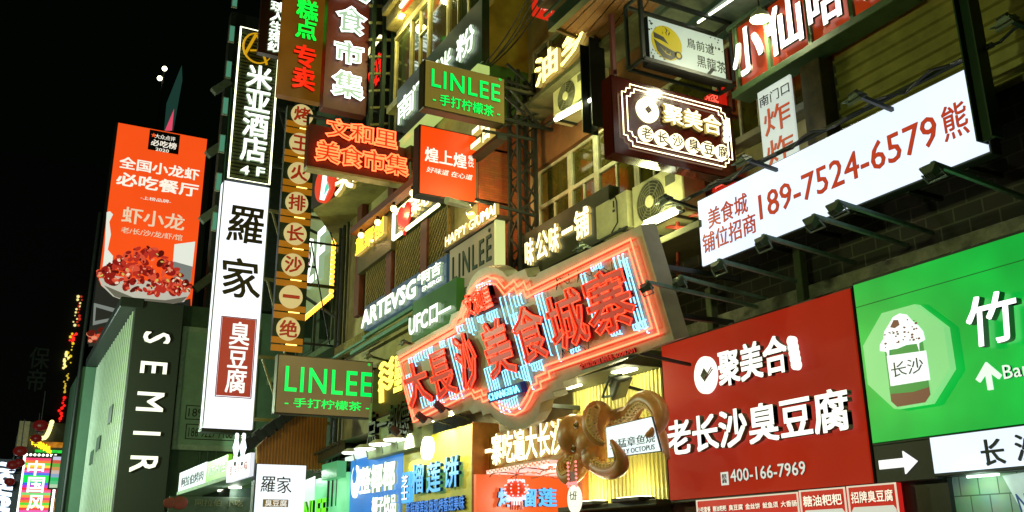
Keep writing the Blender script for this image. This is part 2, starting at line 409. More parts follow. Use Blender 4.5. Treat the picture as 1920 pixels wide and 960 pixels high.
# lattice screens between the sign rows
for (tl, br) in (((690, 470), (727, 540)), ((745, 435), (800, 492)), ((806, 408), (842, 470))):
    pl = WALL(9.12); x0, x1, y0, y1 = rectp(pl, tl, br); y0 -= .9; y1 += .3; bm = bmesh.new()
    fr = .07
    for q in ((x0, x1, y0, y0+fr), (x0, x1, y1-fr, y1), (x0, x0+fr, y0, y1), (x1-fr, x1, y0, y1)): bm_box(bm, *q, -.04, .04)
    st = .2; n = int((x1-x0+y1-y0)/st)
    for i in range(-n, n):
        for sgn in (1, -1):
            c = x0+i*st if sgn > 0 else x1-i*st
            pa = []
            for yy in (y0, y1):
                pa.append((c+sgn*(yy-y0), yy))
            (ax, ay), (bx, by) = pa
            def clip(ax, ay, bx, by):
                if min(ax, bx) > x1 or max(ax, bx) < x0: return None
                ts = [0, 1]
                for e in (x0, x1):
                    if abs(bx-ax) > 1e-6:
                        t = (e-ax)/(bx-ax)
                        if 0 < t < 1: ts.append(t)
                ts = sorted(ts); 
                for t0, t1 in zip(ts, ts[1:]):
                    m = (t0+t1)/2; mx = ax+(bx-ax)*m
                    if x0 <= mx <= x1: return (ax+(bx-ax)*t0, ay+(by-ay)*t0, ax+(bx-ax)*t1, ay+(by-ay)*t1)
            q = clip(ax, ay, bx, by)
            if q: bm_bar(bm, (q[0], q[1], .012*sgn), (q[2], q[3], .012*sgn), .045)
    B2.addp('lattice_screen', bm, paint('lattice_wood', (128, 112, 52), .6), pl)
for a in ((735, 430), (800, 400), (676, 470)):
    p0 = onX(*a, 9.1); bm = bmesh.new(); wbox(bm, 9.02, 9.2, p0.y-.22, p0.y+.22, 8.4, 13, .02); B2.addw('red_pilaster', bm, paint('red_brown_wood', (96, 44, 26), .6))
# awning ledge under the wide blue sign
bm = bmesh.new()
pts = [onX(640, 640, 9.2), onX(860, 545, 9.2)]
zl = onX(700, 622, 9.25).z
wbox(bm, 8.98, 9.25, 21.5, 28.1, zl-.36, zl-.28, .01); B2.addw('awning_ledge', bm, paint('dirty_ledge', (120, 112, 60), .8, var=.5, scale=3, bump=.4))
bm = bmesh.new(); bm_bar(bm, (8.9, 21.5, zl-.2), (8.9, 25.2, zl-.26), .09); bm_bar(bm, (8.75, 24.6, zl-.42), (8.8, 28.1, zl-.42), .06); bm_bar(bm, (8.8, 21.5, zl-.5), (8.85, 26, zl-.55), .1); B2.addw('gutter', bm, paint('teal_gutter', (70, 140, 120), .5))
bm = bmesh.new(); wbox(bm, 9.0, 9.24, 25.4, 28.1, zl-.28, zl+.02, .01); B2.addw('ledge_parapet', bm, paint('pebble', (130, 120, 60), .9, var=.6, scale=14, bump=.5))
# dark corner column
bm = bmesh.new(); wbox(bm, 9.22, 9.8, 28.25, 28.9, 0, 27, .03); B2.addw('corner_column', bm, paint('dark_column', (30, 34, 26), .7))
for i in range(3):
    bm = bmesh.new(); bm_tube(bm, [(9.12-.02*i, 27.6+.35*i, 3), (9.12-.02*i, 27.6+.35*i, 11.8)], .04, 8); B2.addw('drain_pipe', bm, paint('pipe_green', (52, 62, 48), .5, .3))
# ledge slab with plaster soffit (overhang at the corner)
zz = 11.9
pts = [onZ(588, 396, zz), onZ(700, 335, zz), onZ(775, 345, zz), onZ(770, 395, zz), onZ(663, 482, zz), onZ(640, 470, zz), onZ(602, 412, zz)]
bm = bmesh.new(); bm_slab(bm, pts, .22); B2.addw('overhang', bm, paint('overhang_plaster', (150, 142, 80), .85, var=.45, scale=1.2, bump=.2))

# ============================================================ recessed dark building behind the vertical signs
B3 = Thing('recessed_building', 'dark recessed facade behind the stacked vertical signs, crossed by steel beams', 'building', WALL(10.6), uv=(-34, 0))
bm = bmesh.new(); wbox(bm, 10.6, 18, 30.4, 41, 0, 34); B3.addw('wall', bm, paint('dark_facade', (58, 70, 58), .8, var=.4))
for z in range(5):
    bm = bmesh.new(); wbox(bm, 9.9, 10.58, 30.5, 40, 8.5+z*3.4, 8.75+z*3.4, .02); B3.addw('balcony_slab', bm, paint('slab_green', (80, 96, 70), .8))
    for j in range(4):
        bm = bmesh.new(); y = 31+j*2.3; wbox(bm, 10.5, 10.6, y, y+1.5, 9.2+z*3.4, 11.4+z*3.4, .01); f = B3.addw('window', bm, paint('dark_frame', (70, 84, 70), .5))
        bm = bmesh.new(); wbox(bm, 10.47, 10.5, y+.1, y+1.4, 9.3+z*3.4, 11.3+z*3.4); B3.addw('pane', bm, glassy('black_glass', (22, 30, 26)), par=f)
# fire-stair cage: rails left of the window band
ST = Thing('steel_stair_tower', 'dark steel scaffold tower with short lit rungs beside the top left windows', 'scaffold', PERP(24.8), px=(710, 330))
segs = []
for px in (690, 712, 730):
    a = ST.p(px, 330); b = ST.p(px+14, -20); segs.append(((a[0], a[1], 0), (a[0], b[1], 0)))
bm = bmesh.new()
for a, b in segs: bm_bar(bm, a, b, .12)
ST.add('post', bm, paint('green_black_steel', (44, 66, 46), .5, .3))
bm = bmesh.new()
for k in range(11):
    a = ST.p(692, 300-k*32); bm_bar(bm, (a[0], a[1], .05), (a[0]+1.25, a[1]+.55, -.4), .07)
ST.add('rung', bm, paint('lit_rung', (170, 170, 110), .5, .3))

# ============================================================ clothing shop block (left), with ribbed side
SX = onY(256, 562, 40).x
B4 = Thing('dark_fascia_building', 'corner shop block with a charcoal front and a pale ribbed metal side', 'building', PERP(40), px=(256, 562))
x0, x1, y0, y1 = B4.rect((256, 562), (312, 1010)); ztop = B4.v0
xr = B4.p(346, 570)[0]
bm = bmesh.new(); bm_box(bm, 0, xr, -ztop, 0, -.5, 0, .02); B4.add('front_panel', bm, paint('charcoal_panel', (38, 44, 39), .6, var=.15, scale=20))
B4.text('SEMIR', (270, 622), (293, 886), 0, .08, glow('ivory_letter', (255, 255, 232), 1.2), rot=True, spacing=2.15, bold=.02)
bm = bmesh.new(); bm_box(bm, .02, xr-.02, -ztop, -.05, -14, -.5); B4.add('wall', bm, paint('green_grey_wall', (84, 104, 92), .7, var=.35, scale=.8))
bm = bmesh.new()
for k in range(20): bm_box(bm, -13.8+k*.7, -13.72+k*.7, .6, ztop-.4, 0, .042)
bm.transform(Matrix(((0,0,-1,SX-.02),(-1,0,0,40),(0,1,0,0),(0,0,0,1)))) 
B4.addw('cladding_rib', bm, paint('pale_ribbed_metal', (206, 224, 206), .4, .1, var=.1, scale=1, bump=0))
bm = bmesh.new(); wbox(bm, SX-.6, SX+.3, 39.9, 54, ztop-.35, ztop+.05, .03); B4.addw('roof_edge', bm, paint('black_gutter', (30, 36, 32), .5))
for (a, b) in (((170, 848), (173, 868)), ((182, 822), (185, 842)), ((205, 765), (208, 790))):
    p0 = onX(*a, SX-.08); p1 = onX(*b, SX-.08); bm = bmesh.new(); wbox(bm, SX-.09, SX-.03, min(p0.y, p1.y), max(p0.y, p1.y), min(p0.z, p1.z), max(p0.z, p1.z)); B4.addw('vent_window', bm, paint('vent_grey', (56, 78, 62), .5))
# facade behind with the green notice board
B5 = Thing('green_front_building', 'green lit building front behind the tall white lightbox sign', 'building', PERP(41.5), px=(345, 900))
x0, x1, y0, y1 = B5.rect((345, 560), (640, 985))
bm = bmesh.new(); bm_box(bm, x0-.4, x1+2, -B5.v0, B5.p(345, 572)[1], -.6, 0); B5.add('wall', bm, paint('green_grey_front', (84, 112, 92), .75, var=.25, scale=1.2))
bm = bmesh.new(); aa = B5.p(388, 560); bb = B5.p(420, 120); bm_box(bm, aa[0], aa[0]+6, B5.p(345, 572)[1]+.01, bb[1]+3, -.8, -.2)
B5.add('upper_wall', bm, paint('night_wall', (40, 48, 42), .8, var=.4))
for k in range(5):                                                   # slanting stair undersides along the hotel wall
    yy = bb[1]-1-k*3.2; bm = bmesh.new(); bm_bar(bm, (aa[0]-.5, yy-.4, -.3), (aa[0]+.2, yy+.3, -.3), .35, .3); B5.add('stair_flight', bm, paint('stair_grey', (110, 116, 104), .8))
for px in (388, 402, 418): 
    a = B5.p(px, 700); bm = bmesh.new(); bm_tube(bm, [(a[0], -2, .06), (a[0], 18, .06)], .05, 8); B5.add('pipe', bm, paint('pipe_teal', (80, 120, 104), .5, .3))
a0 = B5.p(372, 520); a1 = B5.p(440, 180)
for k in range(9):                                                   # rear stair windows up the hotel wall
    bm = bmesh.new(); yy = a0[1]+2.2+k*1.9; bm_box(bm, a0[0]+.35, a0[0]+.62, yy, yy+.9, 0, .1); f = B5.add('window', bm, ALU)
    bm = bmesh.new(); bm_box(bm, a0[0]+.38, a0[0]+.59, yy+.05, yy+.85, .1, .12); B5.add('pane', bm, glow('teal_window', (120, 210, 170), .35, sample=False), par=f)

NB = Thing('notice_board', 'large green framed notice board with a phone number, half behind the white lightbox', 'notice board', PERP(41.3), px=(345, 600))
NB.box('frame', (343, 612), (450, 848), 0, .1, paint('notice_frame', (176, 205, 188), .5))
NB.box('panel', (350, 622), (446, 838), .1, .13, paint('notice_green', (150, 192, 170), .6, var=.15, scale=2), bev=0)
NB.text('186 9227 7168', (353, 802), (434, 823), .13, .02, BLACK, bold=0)
NB.text('189', (353, 766), (378, 783), .13, .02, BLACK, bold=0)
bm = bmesh.new()
for tl, br in (((348, 795), (440, 828)), ((348, 760), (386, 789))):
    x0, x1, y0, y1 = NB.rect(tl, br); t = .035
    for q in ((x0, x1, y0, y0+t), (x0, x1, y1-t, y1), (x0, x0+t, y0, y1), (x1-t, x1, y0, y1)): bm_box(bm, *q, .13, .145)
NB.add('number_box', bm, BLACK)
# pale green end wall far left
B6 = Thing('pale_green_building', 'plain pale green end wall of a building at the far left', 'building', PERP(57), px=(120, 960))
a = B6.p(122, 960); b = B6.p(196, 690)
bm = bmesh.new(); bm_box(bm, 0, 6, -B6.v0, b[1], -8, 0); B6.add('wall', bm, paint('pale_green_render', (92, 132, 104), .8, var=.12, scale=1))
bm = bmesh.new(); bm_tube(bm, [(-.12, -4, .2), (-.12, b[1]+9, .2)], .1, 8); B6.add('drain_pipe', bm, DARK)
bm = bmesh.new(); corrugate(bm, 0, 1.2, -B6.v0, -2.2, .2, .05); B6.add('base_panel', bm, paint('base_panel', (150, 170, 90), .6))

# ============================================================ canopies upper right
def world_thing(name, label, cat, origin, group=None):
    return Thing(name, label, cat, Plane(origin, (1, 0, 0), (0, 0, 1)), uv=(0, 0), group=group)
CN = world_thing('plank_canopy', 'brown plank canopy soffit with dark green steel edge above the yellow lit letters', 'canopy', (9.6, 15, 12.4))
A = onY(1042, 52, 15.5); Bp = onY(1192, 113, 14.6); Cp = onY(1250, -10, 11.5); D = onY(1165, -60, 12.5)
def quad_slab(bm, A, B, C, D, th, off=Vector((0, 0, 0))):
    n = ((B-A).cross(D-A)).normalized()
    if n.z < 0: n = -n
    C = C - n*((C-A).dot(n))
    lo = [bm.verts.new(p+off) for p in (A, B, C, D)]; hi = [bm.verts.new(p+off+n*th) for p in (A, B, C, D)]
    bm.faces.new(lo); bm.faces.new(hi[::-1])
    for i in range(4):
        j = (i+1) % 4; bm.faces.new((lo[i], lo[j], hi[j], hi[i]))
WOOD = paint('plank_soffit', (122, 78, 34), .6, var=.45, scale=6, bump=.3, streak=True)
n = 9; 
bm = bmesh.new()
for i in range(n):
    t0 = i/n+.004; t1 = (i+1)/n-.004
    quad_slab(bm, A.lerp(Bp, t0), A.lerp(Bp, t1), D.lerp(Cp, t1), D.lerp(Cp, t0), .05, Vector((0, 0, .0 if i % 2 else .012)))
CN.addw('soffit', bm, WOOD)
bm = bmesh.new(); bm_bar(bm, A+Vector((-.05, .1, .1)), D+Vector((-.05, .1, .1)), .16, .3); bm_bar(bm, A+Vector((-.2, .15, .32)), D+Vector((-.2, .15, .32)), .05, .05)
CN.addw('edge_beam', bm, paint('green_edge', (28, 50, 34), .5))
bm = bmesh.new(); bm_bar(bm, A, Bp, .1, .12); CN.addw('front_trim', bm, paint('brown_trim', (88, 62, 30), .6))
bm = bmesh.new(); bm_bar(bm, A+Vector((-.1, 0, .9)), D+Vector((-.1, 0, .9)), .6, .9); CN.addw('fascia', bm, paint('dark_red_fascia', (48, 26, 20), .5))

C2 = world_thing('metal_canopy', 'grey metal canopy underside with a thin tube light at the top right', 'canopy', (10, 11, 11.2))
A = onY(1225, 25, 11.6); Bp = onY(1400, 98, 11.2); Cp = onY(1560, -20, 8.6); D = onY(1400, -120, 8.6)
bm = bmesh.new(); quad_slab(bm, A, Bp, Cp, D, .08); C2.addw('soffit', bm, paint('grey_soffit', (96, 106, 92), .6, var=.3))
for t in (.0, .33, .66, 1):
    bm = bmesh.new(); bm_bar(bm, A.lerp(Bp, t)-Vector((0, 0, .06)), D.lerp(Cp, t)-Vector((0, 0, .06)), .08, .1); C2.addw('joist', bm, paint('teal_joist', (40, 66, 58), .5, .2))
bm = bmesh.new(); a = onY(1309, 42, 11.0); b = onY(1374, -2, 9.9); bm_tube(bm, [a, b], .022, 8); C2.addw('tube_light', bm, glow('canopy_tube', (250, 255, 225), 4))
# upright steel posts
def post(label, px0, px1, X, w, mat=DARK):
    p0 = onX(*px0, X); p1 = onX(*px1, X)
    bm = bmesh.new(); z0, z1 = sorted((p0.z, p1.z)); h = w/2
    for q in ((-h, h, -h, -h+.02), (-h, h, h-.02, h), (-.012, .012, -h+.02, h-.02)):
        bm_box(bm, p0.x+q[0], p0.x+q[1], p0.y+q[2], p0.y+q[3], z0, z1)
    return single('steel_post', label, 'post', bm, mat)
post('tall dark green steel post at the right end of the white billboard', (1856, 262), (1806, -60), 9.45, .2, paint('post_green', (36, 62, 40), .45, .3))
post('short black steel post hanging beside the upper air conditioner', (1116, 245), (1112, 78), 9.7, .36, BLACK)

# small lamps added under the cornice to wash the top left windows
for yy in (19.6, 21.4, 23.2):
    bm = bmesh.new(); wbox(bm, 8.92, 9.08, yy-.12, yy+.12, 16.82, 16.89, .01); B2.addw('eave_fill_light', bm, glow('eave_fill_glow', (255, 235, 140), 5))
    lamp(B2, B2.loc((8.8, yy, 16.6)), 70, (1, .92, .4), .15)
# ============================================================ signs standing out over the pavement
def arms(t, xs_to, vs, w=.06, mat=None, n=-.1):
    """steel brackets from the sign back to the wall at world X = xs_to"""
    bm = bmesh.new()
    for u, v in vs: bm_bar(bm, (u, v, n), (xs_to-t.u0, v, n), w)
    for (u, v), (u2, v2) in zip(vs, vs[1:]): bm_bar(bm, (u+.2, v, n), (min(xs_to-t.u0, u+1.0), v2, n), w*.6)
    t.add('bracket', bm, mat or DARK)
SG = 'signs hung out over the pavement'
# --- tall white lightbox
t = Thing('vertical_lightbox', 'tall white lightbox with two big brush characters and a red panel below', 'sign', PERP(30), px=(447, 570))
x0, x1, y0, y1 = t.rect((420, 338), (474, 805))
bm = bmesh.new(); bm_box(bm, x0-.02, x1+.02, y0-.03, y1+.03, -.5, -.46, .01); bm_box(bm, x0-.03, x1+.03, y0-.14, y0-.03, -.5, .02, .01); t.add('frame', bm, DARK)
bm = bmesh.new(); bm_box(bm, x0, x1, y0, y1, -.46, 0, .01); t.add('box', bm, glow('tall_white_skin', (240, 246, 255), 1.35, .05, .4))
bm = bmesh.new()
for xx in (x0, x1): bm_box(bm, xx-.018, xx+.018, y0, y1, -.015, .012)
t.add('edge_trim', bm, paint('trim_grey', (150, 160, 150), .5))
INK = paint('olive_ink', (58, 56, 22), .6, var=.1, bump=0)
t.text('羅', (430, 384), (491, 460), 0, .02, INK, bold=.022, shear=.06); t.text('家', (419, 481), (486, 562), 0, .02, INK, bold=.02, shear=-.1)
t.box('red_panel', (417, 594), (469, 745), .004, .02, glow('brick_red_panel', (176, 62, 44), .75), bev=0)
x0, x1, y0, y1 = t.rect((415, 592), (471, 748)); bm = bmesh.new(); w = .025
pt = []
for q in ((x0, x1, y1-w, y1), (x0, x1, y0, y0+w), (x0, x0+w, y0, y1), (x1-w, x1, y0, y1)): bm_box(bm, *q, .004, .03)
t.add('border', bm, paint('brick_border', (150, 60, 40), .5))
t.text('臭豆腐', (432, 603), (459, 738), .02, .02, glow('panel_white', (250, 250, 245), 1.1, sample=False), vertical=True, bold=.03)
arms(t, 10.4, [(x1+.1, 3.4), (x1+.1, 1.0), (x1+.1, -1.6), (x1+.1, -3.6)], .1, paint('lit_truss', (130, 126, 70), .5, .3), -.25)
LB = t
# --- hotel sign above it
t = Thing('vertical_hotel_sign', 'dark louvred vertical hotel sign edged with glowing tubes, white characters and a gold emblem', 'sign', PERP(30), px=(480, 190))
x0, x1, y0, y1 = t.rect((452, 50), (505, 346)); 
bm = bmesh.new(); bm_box(bm, x0, x1, y0, y1, -.4, -.1); t.add('back', bm, paint('sign_back_green', (26, 34, 24), .7))
bm = bmesh.new(); k = 0
while y0+.1+k*.13 < y1-.1: bm_box(bm, x0+.06, x1-.06, y0+.1+k*.13, y0+.17+k*.13, -.1, -.05); k += 1
t.add('louvre', bm, paint('louvre_green', (70, 80, 42), .6))
bm = bmesh.new(); bm_tube(bm, [(x0, y0, 0), (x0, y1, 0), (x1, y1, 0), (x1, y0, 0)], .03, 8, closed=True); t.add('edge_tube', bm, glow('edge_tube_white', (252, 255, 205), 3.0))
t.text('米亚酒店', (464, 121), (497, 308), 0, .1, LED_WN, vertical=True, bold=.03)
t.text('4', (451, 311), (465, 329), 0, .1, LED_WN, bold=.03); t.text('F', (481, 315), (494, 333), 0, .1, LED_WN, bold=.03)
GOLD = glow('gold_emblem', (214, 160, 20), .9)
c = t.p(483, 91); bm = bmesh.new(); r = .5
bm_tube(bm, [(c[0]+r*math.cos(a)*1.0, c[1]+r*math.sin(a)*1.15, .03) for a in [math.radians(60+i*15) for i in range(20)]], [.01+.03*math.sin(math.pi*i/19) for i in range(20)], 6)
bm_tube(bm, [(c[0]-.42, c[1]-.35, .03), (c[0]-.1, c[1]+.5, .03)], .05, 6); bm_tube(bm, [(c[0]+.35, c[1]-.55, .03), (c[0]-.05, c[1]+.5, .03)], .045, 6)
bm_tube(bm, [(c[0]-.25, c[1]-.15, .03), (c[0]+.15, c[1]-.05, .03)], .035, 6)
t.add('emblem', bm, GOLD)
arms(t, 10.4, [(x1, y1-.6), (x1, 0), (x1, y0+.8)], .1, None, -.25)
# --- bridal sign
t = Thing('vertical_sign', 'narrow dark brown vertical sign with small white characters above the hotel sign', 'sign', PERP(28), px=(515, 60), group=SG)
t.box('panel', (497, -70), (529, 107), -.25, 0, paint('dark_brown_panel', (62, 34, 26), .4))
t.text('瑰人生婚纱', (508, 2), (529, 102), 0, .07, LED_WN, vertical=True, bold=.03)
arms(t, 9.3, [(.4, 3.5), (.4, 1.0), (.4, -.8)])
# --- pastry sign
t = Thing('vertical_sign', 'ochre vertical sign with two green characters over two red ones', 'sign', PERP(26), px=(570, 90), group=SG)
t.box('panel', (538, -70), (602, 193), -.3, 0, glow('ochre_panel', (122, 78, 16), .62, .25, .9))
t.box('trim', (527, 185), (606, 196), -.3, .03, paint('ochre_trim', (150, 110, 40), .5)) if 0 else None
t.text('糕点', (557, -2), (591, 79), 0, .08, glow('green_led_letter', (20, 255, 60), 1.3), vertical=True, bold=.045)
t.text('专卖', (552, 83), (587, 173), 0, .08, glow('red_led_letter', (245, 40, 14), 1.2), vertical=True, bold=.045)
x0, x1, y0, y1 = t.rect((538, -70), (602, 193))
bm = bmesh.new(); k = 0
while y0+k*.52 < y1: bm_ball(bm, (x1+.05, y0+.1+k*.52, 0), .05, u=8, v=6); k += 1
t.add('edge_bulb', bm, LED_Y)
arms(t, 9.3, [(.7, 3), (.7, 0), (.7, -1.2)])
# --- market sign, white outlined characters
t = Thing('vertical_sign', 'dark red vertical sign with big pale outlined characters', 'sign', PERP(25), px=(650, 100), group=SG)
t.box('panel', (620, -80), (686, 218), -.35, 0, paint('maroon_panel', (104, 38, 20), .45, var=.12))
PALE = glow('pale_letter_face', (170, 200, 170), .85); OUT_W = glow('white_neon', (240, 255, 245), 3)
for ch, a, b in (('美', (636, -52), (686, 8)), ('食', (633, 12), (680, 70)), ('市', (628, 77), (676, 127)), ('集', (625, 134), (675, 190))):
    t.text(ch, a, b, 0, .1, PALE, bold=.045); t.neon(ch, a, b, .12, .022, OUT_W, inset=.04)
arms(t, 9.3, [(.8, 3), (.8, 0.2), (.8, -1.7)])
# --- string of disc characters
t = Thing('vertical_sign', 'green and ochre vertical sign with eight round cream discs bearing red characters', 'sign', PERP(29), px=(553, 420), group=SG)
t.box('panel', (540, 196), (570, 646), -.25, -.02, paint('dark_green_panel', (34, 58, 34), .6))
OCH = glow('ochre_plank', (186, 118, 18), .6, .1); CRE = glow('cream_disc', (226, 206, 136), .75); RED_I = glow('disc_red', (170, 44, 16), .7, sample=False)
cs = [(566, 216), (563, 270), (560, 325), (556, 381), (553, 439), (549, 497), (545, 557), (540, 617)]
for i, ((px, py), ch) in enumerate(zip(cs, '烤王火排长沙一绝')):
    c = t.p(px, py); r = .375
    bm = bmesh.new(); bm_prism(bm, circ(c[0], c[1], r), .0, .06); d = t.add('disc', bm, CRE)
    h = .055 if ch == '一' else .26
    t.add('character', text_bm(ch, c[0]-.27, c[0]+.27, c[1]-h, c[1]+h, .06, .075, bold=.035 if ch != '一' else 0), RED_I, par=d)
    bm = bmesh.new(); bm_box(bm, c[0]-.5, c[0]+.5, c[1]-.47, c[1]-.27, -.02, .0); bm_box(bm, c[0]-.5, c[0]+.5, c[1]-.72, c[1]-.52, -.02, 0); t.add('plank', bm, OCH)
    bm = bmesh.new(); bm_tube(bm, [(c[0]-.05, c[1]-.5, .03), (c[0]+.3, c[1]-.5, .03)], .018, 6); t.add('plank_lamp', bm, LED_Y)
arms(t, 10.4, [(.4, 3.5), (.4, 1.5), (.4, -.5), (.4, -3.9)])
# --- red neon market sign
t = Thing('neon_sign', 'dark red hanging sign with two rows of orange-red outlined neon characters', 'sign', PERP(22.6), px=(670, 290), group=SG)
t.box('panel', (580, 231), (766, 345), -.3, 0, paint('maroon_panel', (104, 38, 20), .45))
x0, x1, y0, y1 = t.rect((580, 231), (766, 345)); bm = bmesh.new(); bm_box(bm, x0, x1, y0-.07, y0-.003, -.3, .03, .01); t.add('bottom_trim', bm, paint('cream_trim', (180, 170, 130), .5))
NF = glow('neon_red_face', (205, 55, 16), .8); NR = glow('red_neon', (255, 92, 48), 4.5)
for s_, a, b in (('文和里', (613, 224), (740, 282)), ('美食市集', (593, 265), (760, 333))):
    t.text(s_, a, b, 0, .08, NF, bold=.035); t.neon(s_, a, b, .11, .02, NR, inset=.035)
arms(t, 9.3, [(x1-.1, y1-.2), (x1-.1, y0+.1)])
bm = bmesh.new(); bm_bar(bm, (x0, y1, -.15), (x0, y1+.3, -.15), .06); bm_bar(bm, (x0, y1+.3, -.15), (9.3-t.u0, y1+.3, -.15), .06); t.add('hanger', bm, DARK)
# --- beige boxes with green latin lettering
BEI = glow('beige_skin', (126, 112, 66), .62, .12, .7); GRL = glow('green_letter', (0, 250, 90), 1.25)
def beige(label, Y, tl, br, big, small, reg, X, base):
    t = Thing('hanging_lightbox', label, 'sign', PERP(Y), px=((tl[0]+br[0])/2, (tl[1]+br[1])/2), group='beige lightboxes with green lettering')
    x0, x1, y0, y1 = t.rect(tl, br)
    bm = bmesh.new(); bm_box(bm, x0-.03, x1+.03, y0-.03, y1+.03, -.32, -.03, .015); t.add('case', bm, paint('bronze_case', (64, 58, 40), .4, .4))
    bm = bmesh.new(); bm_box(bm, x0, x1, y0, y1, -.03, 0, .008); t.add('face', bm, base)
    t.text('LINLEE', *big, 0, .03, GRL, bold=.02, spacing=1.12)
    t.text('- 手打柠檬茶 -', *small, 0, .03, GRL, bold=.02)
    t.text('®', *reg, 0, .02, GRL)
    arms(t, X, [(x1, y1-.15), (x1, y0+.15)], .07)
    return t
beige('beige lightbox with green lettering, the higher of two, above the square orange-red sign', 17, (799, 112), (946, 231), ((809, 130), (936, 192)), ((811, 174), (936, 223)), ((934, 147), (940, 153)), 10.5, glow('beige_skin_warm', (140, 124, 50), .62, .1, .7))
beige('beige lightbox with green lettering, the lower of two, left of the big stepped neon sign', 24.8, (524, 665), (695, 783), ((536, 687), (695, 744)), ((534, 745), (691, 772)), ((689, 681), (694, 687)), 9.3, BEI)
# --- orange square lightbox
t = Thing('hanging_lightbox', 'square orange-red hanging lightbox with white characters', 'sign', PERP(18.4), px=(841, 307))
x0, x1, y0, y1 = t.rect((790, 235), (892, 379))
bm = bmesh.new(); bm_box(bm, x0-.04, x1+.02, y0-.04, y1+.04, -.35, -.02, .01); t.add('case', bm, BLACK)
bm = bmesh.new(); bm_box(bm, x0, x1, y0, y1, -.02, 0); t.add('face', bm, glow('orange_skin', (250, 72, 8), .95, .06))
WL = glow('flat_white_letter', (255, 250, 235), 1.1, sample=False)
t.text('煌上煌', (797, 275), (874, 317), 0, .012, WL, bold=.03); t.text('餐饮', (877, 291), (888, 315), 0, .012, WL, vertical=True)
t.text('好味道 在心道', (799, 312), (886, 339), 0, .012, WL, bold=.01, shear=.2)
arms(t, 10, [(x1, y1-.2), (x1, y0+.1)])
# --- brown neon board with double border
t = Thing('neon_sign', 'glossy dark brown hanging sign with cream neon border, coin emblem and characters in round discs', 'sign', PERP(11), px=(1261, 240))
x0, x1, y0, y1 = t.rect((1145, 139), (1384, 338))
bm = bmesh.new(); bm_box(bm, x0, x1, y0, y1, -.28, 0, .012); t.add('case', bm, paint('gloss_brown', (70, 22, 14), .12, var=.1, bump=0))
CR = glow('cream_neon', (255, 244, 195), 3.4)
for ins, cc in ((.16, .16), (.25, .15)):
    a0, a1, b0, b1 = x0+ins, x1-ins*.8, y0+ins, y1-ins*.75; pts = []
    def corner(cx, cy, sx, sy): 
        return [(cx-sx*0, cy-sy*cc), (cx-sx*cc*.45, cy-sy*cc), (cx-sx*cc*.55, cy-sy*cc*.55), (cx-sx*cc, cy-sy*cc*.45), (cx-sx*cc, cy)]
    q = corner(a1, b1, 1, 1) + corner(a0, b1, -1, 1)[::-1] + corner(a0, b0, -1, -1) + corner(a1, b0, 1, -1)[::-1]
    bm = bmesh.new(); bm_tube(bm, [(x, y, .05) for x, y in q], .0085, 8, closed=True); t.add('neon_border', bm, CR)
c = t.p(1212, 208); d = .045
bm = bmesh.new(); oc = circ(c[0], c[1], .21, n=32); ic = [(c[0]+dx, c[1]+dy) for dx, dy in ((.07, 0), (0, .07), (-.07, 0), (0, -.07))]
bm_prism(bm, oc, 0, .05); co = t.add('coin_emblem', bm, LED_WARM)
bm = bmesh.new(); bm_prism(bm, ic, .05, .062); t.add('coin_hole', bm, paint('gloss_brown', (70, 22, 14)), par=co)
t.text('聚美合', (1240, 195), (1349, 257), 0, .06, LED_WARM, bold=.03)
for i in range(4):
    cc = t.p(1360, 231+i*10.5); bm = bmesh.new(); bm_prism(bm, circ(cc[0], cc[1], .055, n=14), 0, .05); t.add('small_disc', bm, LED_WARM)
bt = paint('disc_character_ink', (70, 40, 16), .5, bump=0)
for (px, py), ch in zip(((1209, 252), (1239, 260), (1267, 267), (1297, 274), (1325, 281), (1352, 287)), '老长沙臭豆腐'):
    cc = t.p(px, py); bm = bmesh.new(); bm_prism(bm, circ(cc[0], cc[1], .135, n=24), 0, .05); dd = t.add('character_disc', bm, LED_WARM)
    t.add('character', text_bm(ch, cc[0]-.1, cc[0]+.1, cc[1]-.1, cc[1]+.1, .05, .056, bold=.012), bt, par=dd)
bm = bmesh.new()
for a in ((1160, 120), (1380, 150)):
    u, v = t.p(*a); bm_bar(bm, (u, y1, -.14), (u, y1+1.2, -.14), .07)
bm_bar(bm, (x1, y1-.1, -.14), (10.5-t.u0, y1-.1, -.14), .06); bm_bar(bm, (x1, y0+.1, -.14), (10.5-t.u0, y0+.1, -.14), .06)
t.add('hanger', bm, paint('rust_red_steel', (96, 34, 22), .6))
